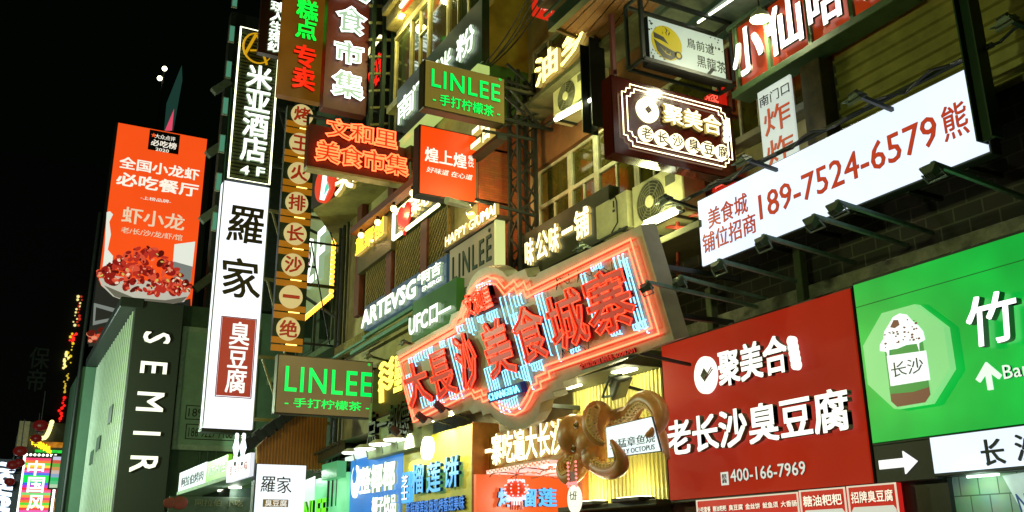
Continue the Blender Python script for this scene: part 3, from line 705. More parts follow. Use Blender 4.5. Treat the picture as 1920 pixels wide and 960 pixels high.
# --- tea sign
t = Thing('hanging_lightbox', 'white hanging tea sign with a dark cup on a yellow disc, framed in black steel', 'sign', PERP(10.75), px=(1289, 92))
x0, x1, y0, y1 = t.rect((1215, 31), (1362, 155))
bm = bmesh.new(); bm_box(bm, x0-.02, x1+.02, y0-.02, y1+.02, -.2, -.01, .01); t.add('case', bm, BLACK)
bm = bmesh.new(); bm_box(bm, x0, x1, y0, y1, -.01, 0); t.add('face', bm, glow('grey_white_skin', (186, 204, 188), .7, .12))
c = t.p(1250, 81); YEL = glow('yellow_print', (186, 170, 20), .65, sample=False); INKD = paint('dark_print', (30, 36, 26), .5, bump=0)
bm = bmesh.new(); bm_prism(bm, circ(c[0], c[1], .31, n=36), .001, .004); t.add('yellow_disc', bm, YEL)
S = .31; sh = [([(c[0]+x*S, c[1]+y*S) for x, y in pts], z, mi) for pts, z, mi in (
    ([(-.85, .05), (-.5, -.12), (.1, -.3), (.62, -.42), (.5, -.75), (.2, -.95), (-.3, -.92), (-.65, -.6)], .008, 0),
    ([(-.85, .45), (-.2, .3), (.1, -.05), (-.4, .08), (-.82, .12)], .008, 0),
    (circ(.72, -.55, .24, n=16), .008, 0), (circ(.72, -.55, .14, n=16), .010, 1),
    ([(-.1, .95), (.02, .75), (-.06, .6), (.05, .4), (0, .6), (.1, .78)], .008, 0), ([(.15, .85), (.25, .65), (.15, .45), (.12, .6), (.2, .68)], .008, 0),
    ([(-.5, -.3), (-.1, -.6), (.3, -.72), (-.1, -.66)], .010, 1), ([(-.1, -.4), (-.15, -.58), (-.1, -.58)], .010, 1), ([(.2, -.48), (.1, -.68), (.16, -.68)], .010, 1))]
t.add('cup_print', shapes_bm(sh), [INKD, YEL])
t.text('鳥前道', (1287, 70), (1339, 104), 0, .006, INKD, bold=0); t.text('黑龍茶', (1306, 102), (1362, 140), 0, .006, INKD, bold=0)
bm = bmesh.new(); f = [(x0-.22, y1+.28), (x1+.1, y1+.28), (x1+.1, y0-.05), (x0-.22, y0-.05)]
for a, b in zip(f, f[1:]+f[:1]):
    bm_bar(bm, (*a, .1), (*b, .1), .06)
    bm_bar(bm, (*a, -.3), (*a, .1), .05)
for a, b in zip(f, f[1:]+f[:1]): bm_bar(bm, (*a, -.3), (*b, -.3), .05)
bm_bar(bm, (x0-.22, y0-.05, .1), (x1+2.2, y0-.05, .1), .055); bm_bar(bm, (x1-.5, y0-.05, .1), (x1-.1, y0+.35, -.1), .05)
t.add('steel_frame', bm, DARK)
# specks of a dirty print at the corners
bm = bmesh.new()
for i in range(34):
    e = random.choice(((x0, y1), (x1, y1), (x0, y0+.25))); a = (e[0]+(random.uniform(0, .3) if e[0] == x0 else -random.uniform(0, .3)), e[1]-random.uniform(0, .25)); r = random.uniform(.008, .028)
    bm_prism(bm, circ(a[0], a[1], r, r*random.uniform(.5, 1.6), 6), .001, .004)
t.add('ink_splash', bm, INKD)
# --- big crayfish billboard, far left
t = Thing('billboard', 'tall orange restaurant billboard with a heaped bowl of red crayfish', 'billboard', PERP(50), px=(290, 400))
x0, x1, y0, y1 = t.rect((222, 230), (352, 650))
bm = bmesh.new(); bm_box(bm, x0-.1, x1+.35, y0-.1, y1+.05, -.9, -.05, .02); t.add('case', bm, BLACK)
bm = bmesh.new(); bm_box(bm, x0, x1, y0, y1, -.05, 0); t.add('face', bm, glow('billboard_orange', (250, 84, 26), .95, .05, .3))
t.box('badge', (281, 243), (334, 290), .005, .03, BLACK, bev=0)
BW = glow('billboard_white', (255, 246, 228), 1.0, sample=False)
t.text('大众点评', (291, 251), (328, 266), .03, .01, BW, bold=.01); t.text('必吃榜', (284, 261), (330, 281), .03, .01, BW, bold=.03); t.text('2020', (292, 277), (316, 287), .03, .01, BW, bold=.02)
a = t.p(288, 254); bm = bmesh.new(); bm_prism(bm, [(a[0]+.14*math.sin(math.pi*i/5)*(1 if i % 2 == 0 else .45), a[1]+.14*math.cos(math.pi*i/5)*(1 if i % 2 == 0 else .45)) for i in range(10)], .03, .04); t.add('star', bm, glow('star_orange', (240, 90, 40), 1, sample=False))
t.text('全国小龙虾', (226, 293), (372, 339), 0, .02, BW, bold=.04); t.text('必吃餐厅', (221, 322), (370, 370), 0, .02, BW, bold=.04)
t.text('-上榜品牌-', (264, 367), (320, 382), 0, .02, BW); 
CRM = glow('billboard_cream', (244, 214, 178), .9, sample=False)
t.text('虾小龙', (231, 387), (344, 433), 0, .02, CRM, bold=.03); t.text('老/长/沙/龙/虾/馆', (228, 425), (341, 452), 0, .02, CRM, bold=.015)
cols = [glow('cray%d' % i, c, .8, sample=False) for i, c in enumerate(((196, 52, 38), (232, 88, 60), (150, 28, 22), (244, 150, 116), (252, 226, 196), (96, 18, 12), (222, 196, 96)))]
WHT = [glow('steel_bowl', (206, 202, 186), .8, sample=False), glow('bowl_shadow', (120, 116, 100), .7, sample=False), glow('print_white', (236, 240, 226), .9, sample=False), glow('print_dark', (52, 52, 46), .5, sample=False), glow('print_grey', (150, 156, 150), .6, sample=False)]
L = lambda q: t.p(*q)
bw = [([L(q) for q in ((182, 518), (190, 536), (215, 556), (250, 566), (290, 569), (330, 566), (357, 560), (360, 640), (168, 640))], .006, 3),
      ([L(q) for q in ((183, 512), (357, 540), (356, 550), (345, 566), (300, 573), (250, 570), (212, 556), (190, 535))], .010, 0),
      ([L(q) for q in ((195, 535), (250, 558), (310, 563), (352, 556), (340, 567), (300, 572), (250, 568), (215, 556))], .013, 1),
      ([L(q) for q in ((190, 520), (196, 470), (200, 398), (206, 396), (212, 402), (205, 416), (208, 440), (202, 468), (212, 480), (208, 520))], .006, 2),
      ([L(q) for q in ((327, 458), (366, 453), (361, 500), (324, 494))], .006, 2), ([L(q) for q in ((325, 490), (361, 500), (357, 530), (325, 520))], .007, 4),
      ([L(q) for q in ((176, 568), (222, 580), (216, 600), (174, 610))], .010, 4), ([L(q) for q in ((180, 576), (214, 586), (210, 596), (178, 602))], .013, 3),
      ([L(q) for q in ((168, 612), (205, 618), (200, 645), (166, 650))], .010, 3)]
t.add('bowl_print', shapes_bm(bw), WHT)
sh = []; pk = L((270, 462)); bl = L((184, 516)); brr = L((356, 545))
rnd = random.Random(3)
for i in range(330):
    f = rnd.random(); bx = bl[0]+(brr[0]-bl[0])*f; by = bl[1]+(brr[1]-bl[1])*f
    hmax = (pk[1]-(bl[1]+brr[1])/2)*max(.12, 1-abs(2*f-1)**1.7)
    h = rnd.random()*hmax; r = rnd.uniform(.1, .28) if i < 200 else rnd.uniform(.035, .11); an = rnd.uniform(0, 3.14); e = rnd.uniform(.35, .8)
    mi = rnd.choice((0, 0, 0, 1, 1, 2, 2, 5)) if i < 220 else rnd.choice((3, 4, 1, 6, 5, 3))
    dip = -.5*math.sin(math.pi*f)*(1-h/max(hmax, .01))
    sh.append(([(bx+r*math.cos(a)*math.cos(an)-e*r*math.sin(a)*math.sin(an), by+h+dip+r*math.cos(a)*math.sin(an)+e*r*math.sin(a)*math.cos(an)) for a in [k*math.pi/5 for k in range(10)]], .016+i*.00012, mi))
for i in range(26):
    a = (rnd.uniform(168, 206), rnd.uniform(618, 640)); q = L(a); r = rnd.uniform(.08, .2); sh.append((circ(q[0], q[1], r, r*.8, 9), .02+i*.0003, rnd.choice((0, 2, 5, 1, 3))))
t.add('crayfish_print', shapes_bm(sh), cols)
# --- chamfer sign board above the corner overhang, and bulb-edged panel with 2F
t = Thing('corner_sign', 'dark corner sign board with a red oval emblem and white character below the red neon', 'sign', SKEW(onZ(590, 392, 11.92), -704), px=(590, 392))
t.poly('board', [(583, 392), (770, 296), (770, 240), (588, 300)], -.15, 0, paint('board_brown', (56, 48, 30), .6))
c = t.p(614, 345); a = t.p(628, 330); r = abs(t.p(632, 335)[0]-c[0])
bm = bmesh.new(); bm_prism(bm, circ(c[0], c[1], r, .62, 28), 0, .12); t.add('red_oval', bm, glow('oval_red', (226, 66, 36), 1.0))
bm = bmesh.new(); bm_prism(bm, [(c[0]+x*r, c[1]+y*.62) for x, y in ((-.3, -.8), (.1, -.95), (.55, -.45), (.25, .1), (.3, .75), (-.05, .85), (-.15, .1))], .12, .15); t.add('white_fish', bm, LED_WN)
bm = bmesh.new(); bm_prism(bm, [(c[0]+x*r, c[1]+y*.62) for x, y in ((.2, -.7), (.65, -.45), (.5, -.1), (.3, -.3))], .15, .17); t.add('teal_leaf', bm, glow('teal_print', (90, 220, 190), 1, sample=False))
t.text('笑', (637, 311), (668, 352), 0, .12, LED_WARM, bold=.04); t.text('二', (668, 322), (680, 336), 0, .12, LED_WARM, bold=.04)
t = Thing('bulb_edged_sign', 'pale green panel edged with amber bulbs, lettered 2F, behind the disc sign', 'sign', WALL(9.75), px=(600, 500))
t.poly('panel', [(556, 402), (628, 394), (620, 552), (558, 604)], -.1, 0, glow('pale_green_skin', (150, 170, 112), .62, .15))
ed = [t.p(*q) for q in ((629, 394), (621, 553), (552, 612))]
bm = bmesh.new(); bm_tube(bm, [(*q, .03) for q in ed], .05, 6); t.add('edge_tube', bm, glow('edge_cream', (255, 245, 180), 2))
bm = bmesh.new()
for a, b in zip(ed, ed[1:]):
    n = 18
    for i in range(n): bm_ball(bm, (a[0]+.16+(b[0]-a[0])*i/n, a[1]-.08+(b[1]-a[1])*i/n, .05), .085, u=8, v=6)
t.add('amber_bulb', bm, glow('amber_bulb', (255, 170, 50), 3.5))
t.text('2F', (585, 456), (617, 512), 0, .2, LED_WN, bold=.02); t.text('私房', (574, 468), (586, 522), 0, .15, glow('rose_letter', (240, 190, 190), 1, sample=False), vertical=True)
bm = bmesh.new()
for a, b in (((575, 420), (640, 470)), ((570, 500), (650, 505)), ((566, 540), (640, 620))): bm_bar(bm, (*t.p(*a), .5), (*t.p(*b), -.6), .09)
t.add('stay', bm, BLACK)
t = Thing('small_red_sign', 'small red lit sign with white characters at the top centre edge', 'sign', PERP(16.5), px=(1022, 10))
t.box('face', (1004, -40), (1040, 33), -.2, 0, glow('small_red_skin', (214, 40, 20), .9)); t.text('麻辣', (1008, -24), (1034, 26), 0, .02, glow('pink_letter', (255, 150, 130), 1, sample=False), vertical=True, bold=.02)
arms(t, 11, [(.2, .3), (.2, -.1)])

# warm bulb on a looped conduit beside the end wall
c = onY(884, 404, 18.0)
t = Thing('wall_lamp', 'warm amber lamp with a looped grey conduit at the foot of the orange-red sign', 'lamp', Plane(c, (1, 0, 0), (0, 0, 1)), uv=(0, 0))
bm = bmesh.new(); bm_ball(bm, (0, 0, 0), .09, u=12, v=8); t.add('bulb', bm, glow('amber_lamp', (255, 170, 60), 6))
bm = bmesh.new(); bm_tube(bm, [(.0, 0, .1), (-.12, -.02, .02), (-.22, 0, .15), (-.22, 0, .45), (-.35, 0, .5), (-.9, 0, .62)], [.02, .02, .02, .02, .07, .09], 8); t.add('conduit', bm, WHITEP)
bm = bmesh.new(); bm_bar(bm, (0, -.0, .0), (.45, 0, -.35), .05); t.add('arm', bm, DARK)
lamp(t, (-.05, .12, .2), 130, (1, .6, .22), .1)
# ============================================================ the big stepped neon sign, leaning out over the street
th = math.radians(16.3)
NP = Plane(onX(778, 803, 8.85), (0, -1, 0), (-math.sin(th), 0, math.cos(th)))
t = Thing('stepped_neon_sign', 'huge stepped neon sign with red characters, coral border tubes and pale blue tube bundles', 'sign', NP, px=(1000, 620))
q8 = lambda x, y: (720+x/2.4, 420+y/2.4)
P8 = lambda x, y: t.p(*q8(x, y))
out = [(743,660),(842,606),(846,590),(862,582),(866,566),(873,558),(876,540),(884,521),(897,507),(912,500),(929,502),(942,509),(951,519),(968,511),(984,504),(990,519),(1004,519),(1010,511),(1201,422),(1264,637),(1055,715),(1058,727),(1037,735),(1040,745),(1014,755),(1010,775),(1000,793),(985,803),(966,806),(948,800),(930,788),(918,772),(905,779),(902,769),(886,776),(880,768),(778,803)]
PANEL = paint('beige_sign_metal', (152, 145, 120), .45, .1, var=.2, scale=2, bump=.03)
bm = bmesh.new(); bm_prism(bm, [t.p(*q) for q in out], -.3, 0); t.add('panel', bm, PANEL)
def pathoff(pts, d):
    n = len(pts); res = []
    for i in range(n):
        p = Vector(pts[i]); a = (p-Vector(pts[i-1])).normalized(); b = (Vector(pts[(i+1) % n])-p).normalized()
        na = Vector((-a.y, a.x)); nb = Vector((-b.y, b.x)); m = na+nb
        if m.length < .2: m = na
        else: m = m.normalized()*min(1.6, 1/max(.3, m.normalized().dot(na)))
        res.append(p+m*d)
    return res
bp = [P8(*q) for q in ((66,606),(312,466),(326,432),(352,418),(360,382),(378,350),(398,298),(432,256),(475,234),(520,246),(553,288),(596,252),(614,282),(640,258),(656,296),(1122,66),(1250,490),(752,660),(758,690),(714,708),(720,736),(684,752),(666,792),(640,834),(602,856),(562,850),(512,820),(484,786),(456,798),(446,772),(420,784),(404,758),(142,888))]
area = sum(a[0]*b[1]-b[0]*a[1] for a, b in zip(bp, bp[1:]+bp[:1])); sg = 1 if area > 0 else -1
CORAL = glow('coral_neon', (255, 74, 48), 8.5)
for k, d in enumerate((0, .115)):
    pp = pathoff(bp, d*sg); bm = bmesh.new(); bm_tube(bm, [(p[0], p[1], .06) for p in pp], .017, 8, closed=True); t.add('border_tube', bm, CORAL)
RF = glow('red_channel_face', (222, 16, 4), .48); RN = glow('red_letter_neon', (255, 60, 30), 2.2)
RSIDE = RF
def place(ch, x0, y0, x1, y1, n, d, wh=None, bold=.03, face=RF, tube=RN, tr=.014, inset=.03):
    bw, bh = x1-x0, y1-y0
    if wh: w, h = wh
    else:
        h = (bh-.42*bw)/.882; w = bw-.28*h
        w *= 1.12; h *= 1.02
    cx, cy = (x0+x1)/2, (y0+y1)/2
    u0 = P8(cx-w/2, cy+.21*w)[0]; u1 = P8(cx+w/2, cy-.21*w)[0]; v1 = P8(cx-.14*h, cy-h/2)[1]; v0 = P8(cx+.14*h, cy+h/2)[1]
    o = t.add('character' if len(ch) == 1 else 'lettering', text_bm(ch, u0, u1, v0, v1, n, n+d, bold=bold), face)
    if tube: t.add('character_tube', text_bm(ch, u0, u1, v0, v1, n+d+.015, 0, tube=tr, inset=inset), tube, par=o)
    return o
for ch, r in (('大', (96, 612, 232, 822)), ('長', (208, 562, 345, 785)), ('沙', (324, 488, 460, 742)), ('美', (450, 420, 612, 690)), ('食', (588, 352, 764, 625)), ('城', (744, 282, 944, 566)), ('寨', (912, 182, 1152, 505))):
    place(ch, *r, .04, .05, bold=.045, inset=.022, tr=.011)
place('文和里', 0, 0, 0, 0, .05, .12, None) if 0 else None
def center(ch, cx, cy, w, h, *a, **k): return place(ch, cx-10, cy-10, cx+10, cy+10, *a, wh=(w, h), **k)
center('文和里', 456, 342, 118, 92, .05, .12, bold=.03, tr=.01)
def rect8(cx, cy, w, h):
    return (P8(cx-w/2, cy+.21*w)[0], P8(cx+w/2, cy-.21*w)[0], P8(cx+.14*h, cy+h/2)[1], P8(cx-.14*h, cy-h/2)[1])
x0, x1, y0, y1 = rect8(566, 754, 150, 48); bm = bmesh.new(); bm_box(bm, x0, x1, y0, y1, 0, .12, .01); b_ = t.add('blue_box', bm, glow('deep_blue_face', (6, 40, 100), .5))
x0, x1, y0, y1 = rect8(566, 754, 132, 30); t.add('lettering', text_bm('CHANGSHA', x0, x1, y0, y1, .14, 0, tube=.007), glow('blue_neon_text', (110, 220, 255), 4), par=b_)
x0, x1, y0, y1 = rect8(1008, 604, 245, 26); t.add('lettering', text_bm('全国加盟热线:4008701', x0, x1, y0, y1, 0, .03, bold=.02), glow('red_phone_text', (226, 40, 24), .9, sample=False))
BLU = glow('ice_blue_neon', (120, 205, 255), 3.2)
for x, ya, yb, n, sp in ((295,515,765,3,13),(530,330,470,4,15),(575,410,720,3,14),(592,325,372,4,11),(690,320,600,3,14),(895,225,525,2,16),(1042,150,250,4,15),(1070,165,470,3,15),(118,605,650,4,9),(150,585,622,4,9),(186,568,605,4,9),(212,555,650,2,10),(258,530,560,3,9),(335,462,492,4,9),(378,425,495,4,9),(428,418,446,4,8),(470,400,440,6,9),(425,275,300,4,9),(460,265,288,4,8),(108,680,800,3,12),(172,780,832,4,10),(215,800,822,3,9),(245,770,805,3,10),(300,750,792,5,9),(460,650,800,3,12),(496,690,770,3,10),(540,660,745,3,11),(580,650,700,4,11),(625,640,712,3,11),(672,628,668,6,9),(525,800,850,4,9),(560,790,840,6,9),(940,185,215,6,9),(1030,480,505,5,10),(1130,452,480,6,11),(850,565,580,5,9)):
    bm = bmesh.new(); sp *= n/max(2, round(n*.85)); n = max(2, round(n*.85))
    for i in range(n):
        xx = x+i*sp; yy = -.42*i*sp; a = P8(xx, ya+yy); ln = a[1]-P8(x+.28*(yb-ya), yb)[1]
        ln *= random.uniform(.75, 1.1)
        bm_tube(bm, [(a[0], a[1], .02), (a[0], a[1], .05), (a[0], a[1]-ln, .05), (a[0], a[1]-ln, .02)], .012, 6)
    t.add('blue_tube', bm, BLU)
# loose wiring on the face
bm = bmesh.new()
for (x, y) in ((775, 275), (870, 240), (960, 225), (800, 590), (860, 570)):
    a = P8(x, y); bm_tube(bm, [(a[0]+.13*math.cos(k*.9)+.05*k, a[1]+.1*math.sin(k*1.7), .02+.03*(k % 2)) for k in range(9)], .007, 5)
t.add('wiring', bm, BLACK)
bm = bmesh.new()
for x, y in ((130, 700), (560, 300), (1150, 200), (640, 830), (1200, 420)):
    a = P8(x, y); w = NP.pt(a[0]+t.u0, a[1]+t.v0, -.3); bm_bar(bm, (a[0], a[1], -.3), t.loc((10.5, w.y, w.z)), .08)
t.add('bracket', bm, DARK)

# ============================================================ wall signs
# --- white phone-number billboard
t = Thing('billboard', 'long glowing white billboard with red phone number and characters', 'billboard', WALL(9.6), px=(1560, 320))
u0, v1 = t.p(1308, 378); u1 = t.p(1838, 200)[0]; v0 = t.p(1312, 501)[1]
bm = bmesh.new(); bm_box(bm, u0-.03, u1+.03, v0-.03, v1+.03, -.22, -.03, .01); t.add('frame', bm, DARK)
bm = bmesh.new(); bm_box(bm, u0, u1, v0, v1, -.03, 0); t.add('face', bm, BOXW)
RI = paint('red_print', (214, 84, 46), .5, var=.05, bump=0)
RIG = glow('backlit_red_print', (204, 66, 34), .75, sample=False)
t.text('美食城', (1328, 392), (1400, 394), 0, .008, RIG, bold=.004) if 0 else None
def trect(t, body, tl, bl, tr, mat, n=0, d=.008, **k):
    a = t.p(*tl); b = t.p(*bl); c = t.p(*tr); return t.add('lettering', text_bm(body, a[0], c[0], b[1], a[1], n, n+d, **k), mat)
trect(t, '美食城', (1327, 394), (1334, 428), (1400, 362), RIG, bold=.012)
trect(t, '铺位招商', (1317, 441), (1323, 475), (1416, 402), RIG, bold=.012)
trect(t, '189-7524-6579', (1422, 367), (1430, 411), (1753, 218), RIG, bold=.012)
trect(t, '熊', (1763, 205), (1772, 268), (1809, 188), RIG, bold=.012)
bm = bmesh.new()
for i in range(6):
    u = u0+.4+i*(u1-u0-.8)/5
    bm_bar(bm, (u, v0-.02, -.15), (u, v0-.02, -.8), .06); bm_bar(bm, (u, v1+.02, -.15), (u, v1+.02, -.8), .05)
bm_bar(bm, (u0-.6, v1+.12, .02), (u1+.3, v1+.12, .02), .05); t.add('support_frame', bm, DARK)
bm = bmesh.new(); bm_tube(bm, [(u0-.9+i*.22, v1+.1+.04*math.sin(i*1.3), .08+.05*math.sin(i*2.1)) for i in range(34)], .02, 6); t.add('cable', bm, BLACK)
# --- red stinky-tofu sign
t = Thing('shop_sign', 'large matte red shop sign with white raised characters, a coin emblem and a phone number', 'sign', WALL(10), px=(1440, 780))
u0, v1 = t.p(1240, 650); u1 = t.p(1592, 545)[0]; v0 = t.p(1258, 938)[1]
bm = bmesh.new(); bm_box(bm, u0-.03, u1+.03, v0-.05, v1+.04, -.3, -.03, .01); t.add('frame', bm, BLACK)
bm = bmesh.new(); bm_box(bm, u0, u1, v0, v1, -.03, 0); t.add('face', bm, glow('red_face', (160, 32, 12), .88, .16, .4, rough=.8))
def coin(t, cx, cy, ru, rv, nn, d, mat, hole):
    c = t.p(cx, cy); bm = bmesh.new(); bm_prism(bm, circ(c[0], c[1], ru, rv, 36), nn, nn+d); o = t.add('coin_emblem', bm, mat)
    bm = bmesh.new(); bm_prism(bm, [(c[0]+dx*ru, c[1]+dy*rv) for dx, dy in ((.36, 0), (0, .36), (-.36, 0), (0, -.36))], nn+d, nn+d+.01); t.add('coin_hole', bm, hole, par=o)
    bm = bmesh.new(); bm_bar(bm, (c[0]+.05*ru, c[1]-.2*rv, nn+d+.015), (c[0]+.75*ru, c[1]+.3*rv, nn+d+.015), .012); bm_bar(bm, (c[0]+.15*ru, c[1]-.25*rv, nn+d+.015), (c[0]+.85*ru, c[1]+.2*rv, nn+d+.015), .012)
    t.add('chopsticks', bm, paint('red_dark', (110, 30, 14), .5, bump=0), par=o)
RWL = glow('raised_white_letter', (250, 252, 240), 1.25)
coin(t, 1331, 704, .26, .30, .05, .06, RWL, paint('coin_black', (30, 26, 20), .5))
trect(t, '聚美合', (1357, 662), (1359, 727), (1484, 632), RWL, .05, .08, bold=.045)
for i in range(5):
    c = t.p(1494+i*2, 641+i*11); bm = bmesh.new(); bm_prism(bm, circ(c[0], c[1], .07, .075, 14), .05, .13); t.add('small_disc', bm, RWL)
trect(t, '老长沙臭豆腐', (1262, 793), (1266, 856), (1600, 733), RWL, .05, .09, bold=.04)
trect(t, '400-166-7969', (1371, 881), (1372, 904), (1511, 868), glow('phone_white', (225, 232, 220), .85, sample=False), .0, .02, bold=.02)
a = t.p(1352, 886); b = t.p(1367, 909); bm = bmesh.new(); bm_box(bm, a[0], b[0], b[1], a[1], 0, .012); o = t.add('stamp', bm, glow('phone_white', (225, 232, 220), .85))
t.add('lettering', text_bm('招商', a[0]+.03, b[0]-.03, b[1]+.03, a[1]-.03, .012, .02, vertical=True), paint('red_dark', (110, 30, 14), .5, bump=0), par=o)
# --- green cafe sign
t = Thing('shop_sign', 'bright green shop sign with an octagon drink emblem and a large white character', 'sign', WALL(9.95), px=(1700, 680))
u0, v1 = t.p(1600, 535); v0 = t.p(1634, 831)[1]; u1 = u0+3.6
bm = bmesh.new(); bm_box(bm, u0-.04, u1, v0-.04, v1+.05, -.3, -.03, .01); t.add('frame', bm, BLACK)
bm = bmesh.new(); bm_box(bm, u0, u1, v0, v1, -.03, 0); t.add('face', bm, glow('green_face', (0, 176, 58), .95, .28, .9))
vs = t.p(1610, 575)[1]; bm = bmesh.new(); bm_box(bm, u0, u1, vs-.008, vs, 0, .003); t.add('seam', bm, paint('green_seam', (0, 60, 20), .5))
c = t.p(1707, 670); a = t.p(1630, 690)[0]; ro = (c[0]-a)*1.02
OCT = glow('pale_green_octagon', (140, 222, 138), .9, .05)
bm = bmesh.new(); bm_prism(bm, [(c[0]+ro*math.cos(math.pi/8+k*math.pi/4)*1.0, c[1]+ro*math.sin(math.pi/8+k*math.pi/4)*1.0) for k in range(8)], 0, .11); oc = t.add('octagon_emblem', bm, OCT)
pm = [glow('print_pure_white', (244, 250, 250), 1.1, sample=False), glow('print_green', (72, 160, 74), .75, sample=False), glow('print_brown', (128, 76, 60), .7, sample=False), glow('print_ink', (30, 60, 30), .5, sample=False)]
s = ro; sh = []
A = lambda pts: [(c[0]+x*s, c[1]+y*s) for x, y in pts]
sh.append((A([(-.42,.2),(.45,.2),(.45,-.78),(.32,-.9),(-.3,-.9),(-.42,-.78)]), .114, 1))
sh.append((A([(-.42,-.62),(.45,-.62),(.45,-.78),(.32,-.9),(-.3,-.9),(-.42,-.78)]), .117, 2))
sh.append((A([(-.42,-.52),(.45,-.52),(.45,-.64),(.1,-.68),(-.42,-.64)]), .120, 1))
sh.append((A([(-.38,.08),(.5,.02),(.5,-.52),(-.38,-.5)]), .123, 0))
cream = [(-.52,.2),(-.5,.32),(-.4,.42),(-.36,.55),(-.24,.66),(-.12,.78),(.04,.82),(.2,.76),(.3,.62),(.42,.5),(.5,.38),(.52,.22),(.38,.18),(.36,.02),(.33,.18),(.1,.2),(-.1,.17),(-.3,.18),(-.34,-.02),(-.37,.16)]
sh.append((A(cream), .126, 0))
for i in range(34):
    x = random.uniform(-.38, .4); y = random.uniform(.26, .74)*(1-abs(x)*.5); r = random.uniform(.012, .035); sh.append((A(circ(x, y, r, r*.7, 6)), .128+i*.0002, 2))
sh.append((A([(-.2,.6),(-.1,.72),(0,.7),(.02,.6),(-.1,.56)]), .136, 2))
t.add('drink_print', shapes_bm(sh), pm, par=oc)
x0, x1, y0, y1 = c[0]-.3*s, c[0]+.42*s, c[1]-.36*s, c[1]-.08*s
t.add('lettering', text_bm('长沙', x0, x1, y0, y1, .137, .142, bold=0), pm[3], par=oc)
trect(t, '竹', (1822, 566), (1832, 656), (1914, 530), glow('big_white_letter', (255, 255, 255), 1.8), .05, .1, bold=.02, shear=.1)
a = t.p(1855, 705); r = .16; AR = glow('arrow_white', (235, 250, 235), 1.0, sample=False)
bm = bmesh.new(); bm_prism(bm, [(a[0]+x*r, a[1]+y*r) for x, y in ((-.18,-1),(.18,-1),(.18,.2),(.75,-.35),(1,-.1),(0,1),(-1,-.1),(-.75,-.35),(-.18,.2))], 0, .03); t.add('up_arrow', bm, AR)
trect(t, 'Bar', (1882, 686), (1884, 712), (1930, 672), AR, 0, .03, bold=.01)
# --- black panel with arrow, white panel with characters
t = Thing('direction_sign', 'black panel with a white right-pointing arrow under the green sign', 'sign', WALL(9.98), px=(1690, 868))
u0, v1 = t.p(1636, 836); u1 = t.p(1745, 820)[0]; v0 = t.p(1640, 908)[1]
bm = bmesh.new(); bm_box(bm, u0, u1, v0, v1, -.2, 0, .01); t.add('panel', bm, BLACK)
a = t.p(1650, 872); b = t.p(1721, 863); W = b[0]-a[0]; m = a[1]
bm = bmesh.new(); bm_prism(bm, [(a[0], m-.055), (a[0]+W*.66, m-.055), (a[0]+W*.66, m-.14), (b[0], m), (a[0]+W*.66, m+.14), (a[0]+W*.66, m+.055), (a[0], m+.055)], 0, .02); t.add('arrow', bm, glow('arrow_lit', (250, 252, 250), 1.1))
t = Thing('shop_sign', 'white lit sign with dark characters at the lower right edge, below the green sign', 'sign', WALL(9.9), px=(1830, 850))
u0, v1 = t.p(1743, 821); v0 = t.p(1750, 888)[1]
bm = bmesh.new(); bm_box(bm, u0-.02, u0+2.6, v0-.04, v1+.01, -.3, -.02, .01); t.add('frame', bm, BLACK)
bm = bmesh.new(); bm_box(bm, u0, u0+2.6, v0, v1, -.02, 0); t.add('face', bm, BOXW)
INK2 = paint('black_ink', (24, 30, 44), .5, bump=0)
for k in range(2):  # strip lights added below the sign to brighten the tiled front
    uu = u0+.5+k*.9; bm = bmesh.new(); bm_box(bm, uu-.2, uu+.2, v0-.07, v0-.045, -.2, -.16); t.add('added_strip_light', bm, glow('added_strip_glow', (220, 255, 225), 3)); lamp(t, (uu, v0-.15, .05), 9, (.7, 1, .8), .1)
trect(t, '长', (1838, 826), (1842, 874), (1880, 822), INK2, 0, .02, bold=.02); trect(t, '沙', (1902, 816), (1906, 866), (1946, 808), INK2, 0, .02, bold=.02)
t = Thing('poster', 'slanted white poster with blue letters on the green tiled front', 'poster', WALL(10.1), px=(1910, 930))
t.poly('sheet', [(1880, 892), (1960, 880), (1960, 990), (1932, 985)], 0, .01, glow('poster_white', (190, 214, 204), .7, .3, 3))
trect(t, 'NO', (1905, 926), (1915, 962), (1950, 918), glow('poster_blue', (30, 70, 130), .6, sample=False), .01, .004, bold=.01, shear=-.3)
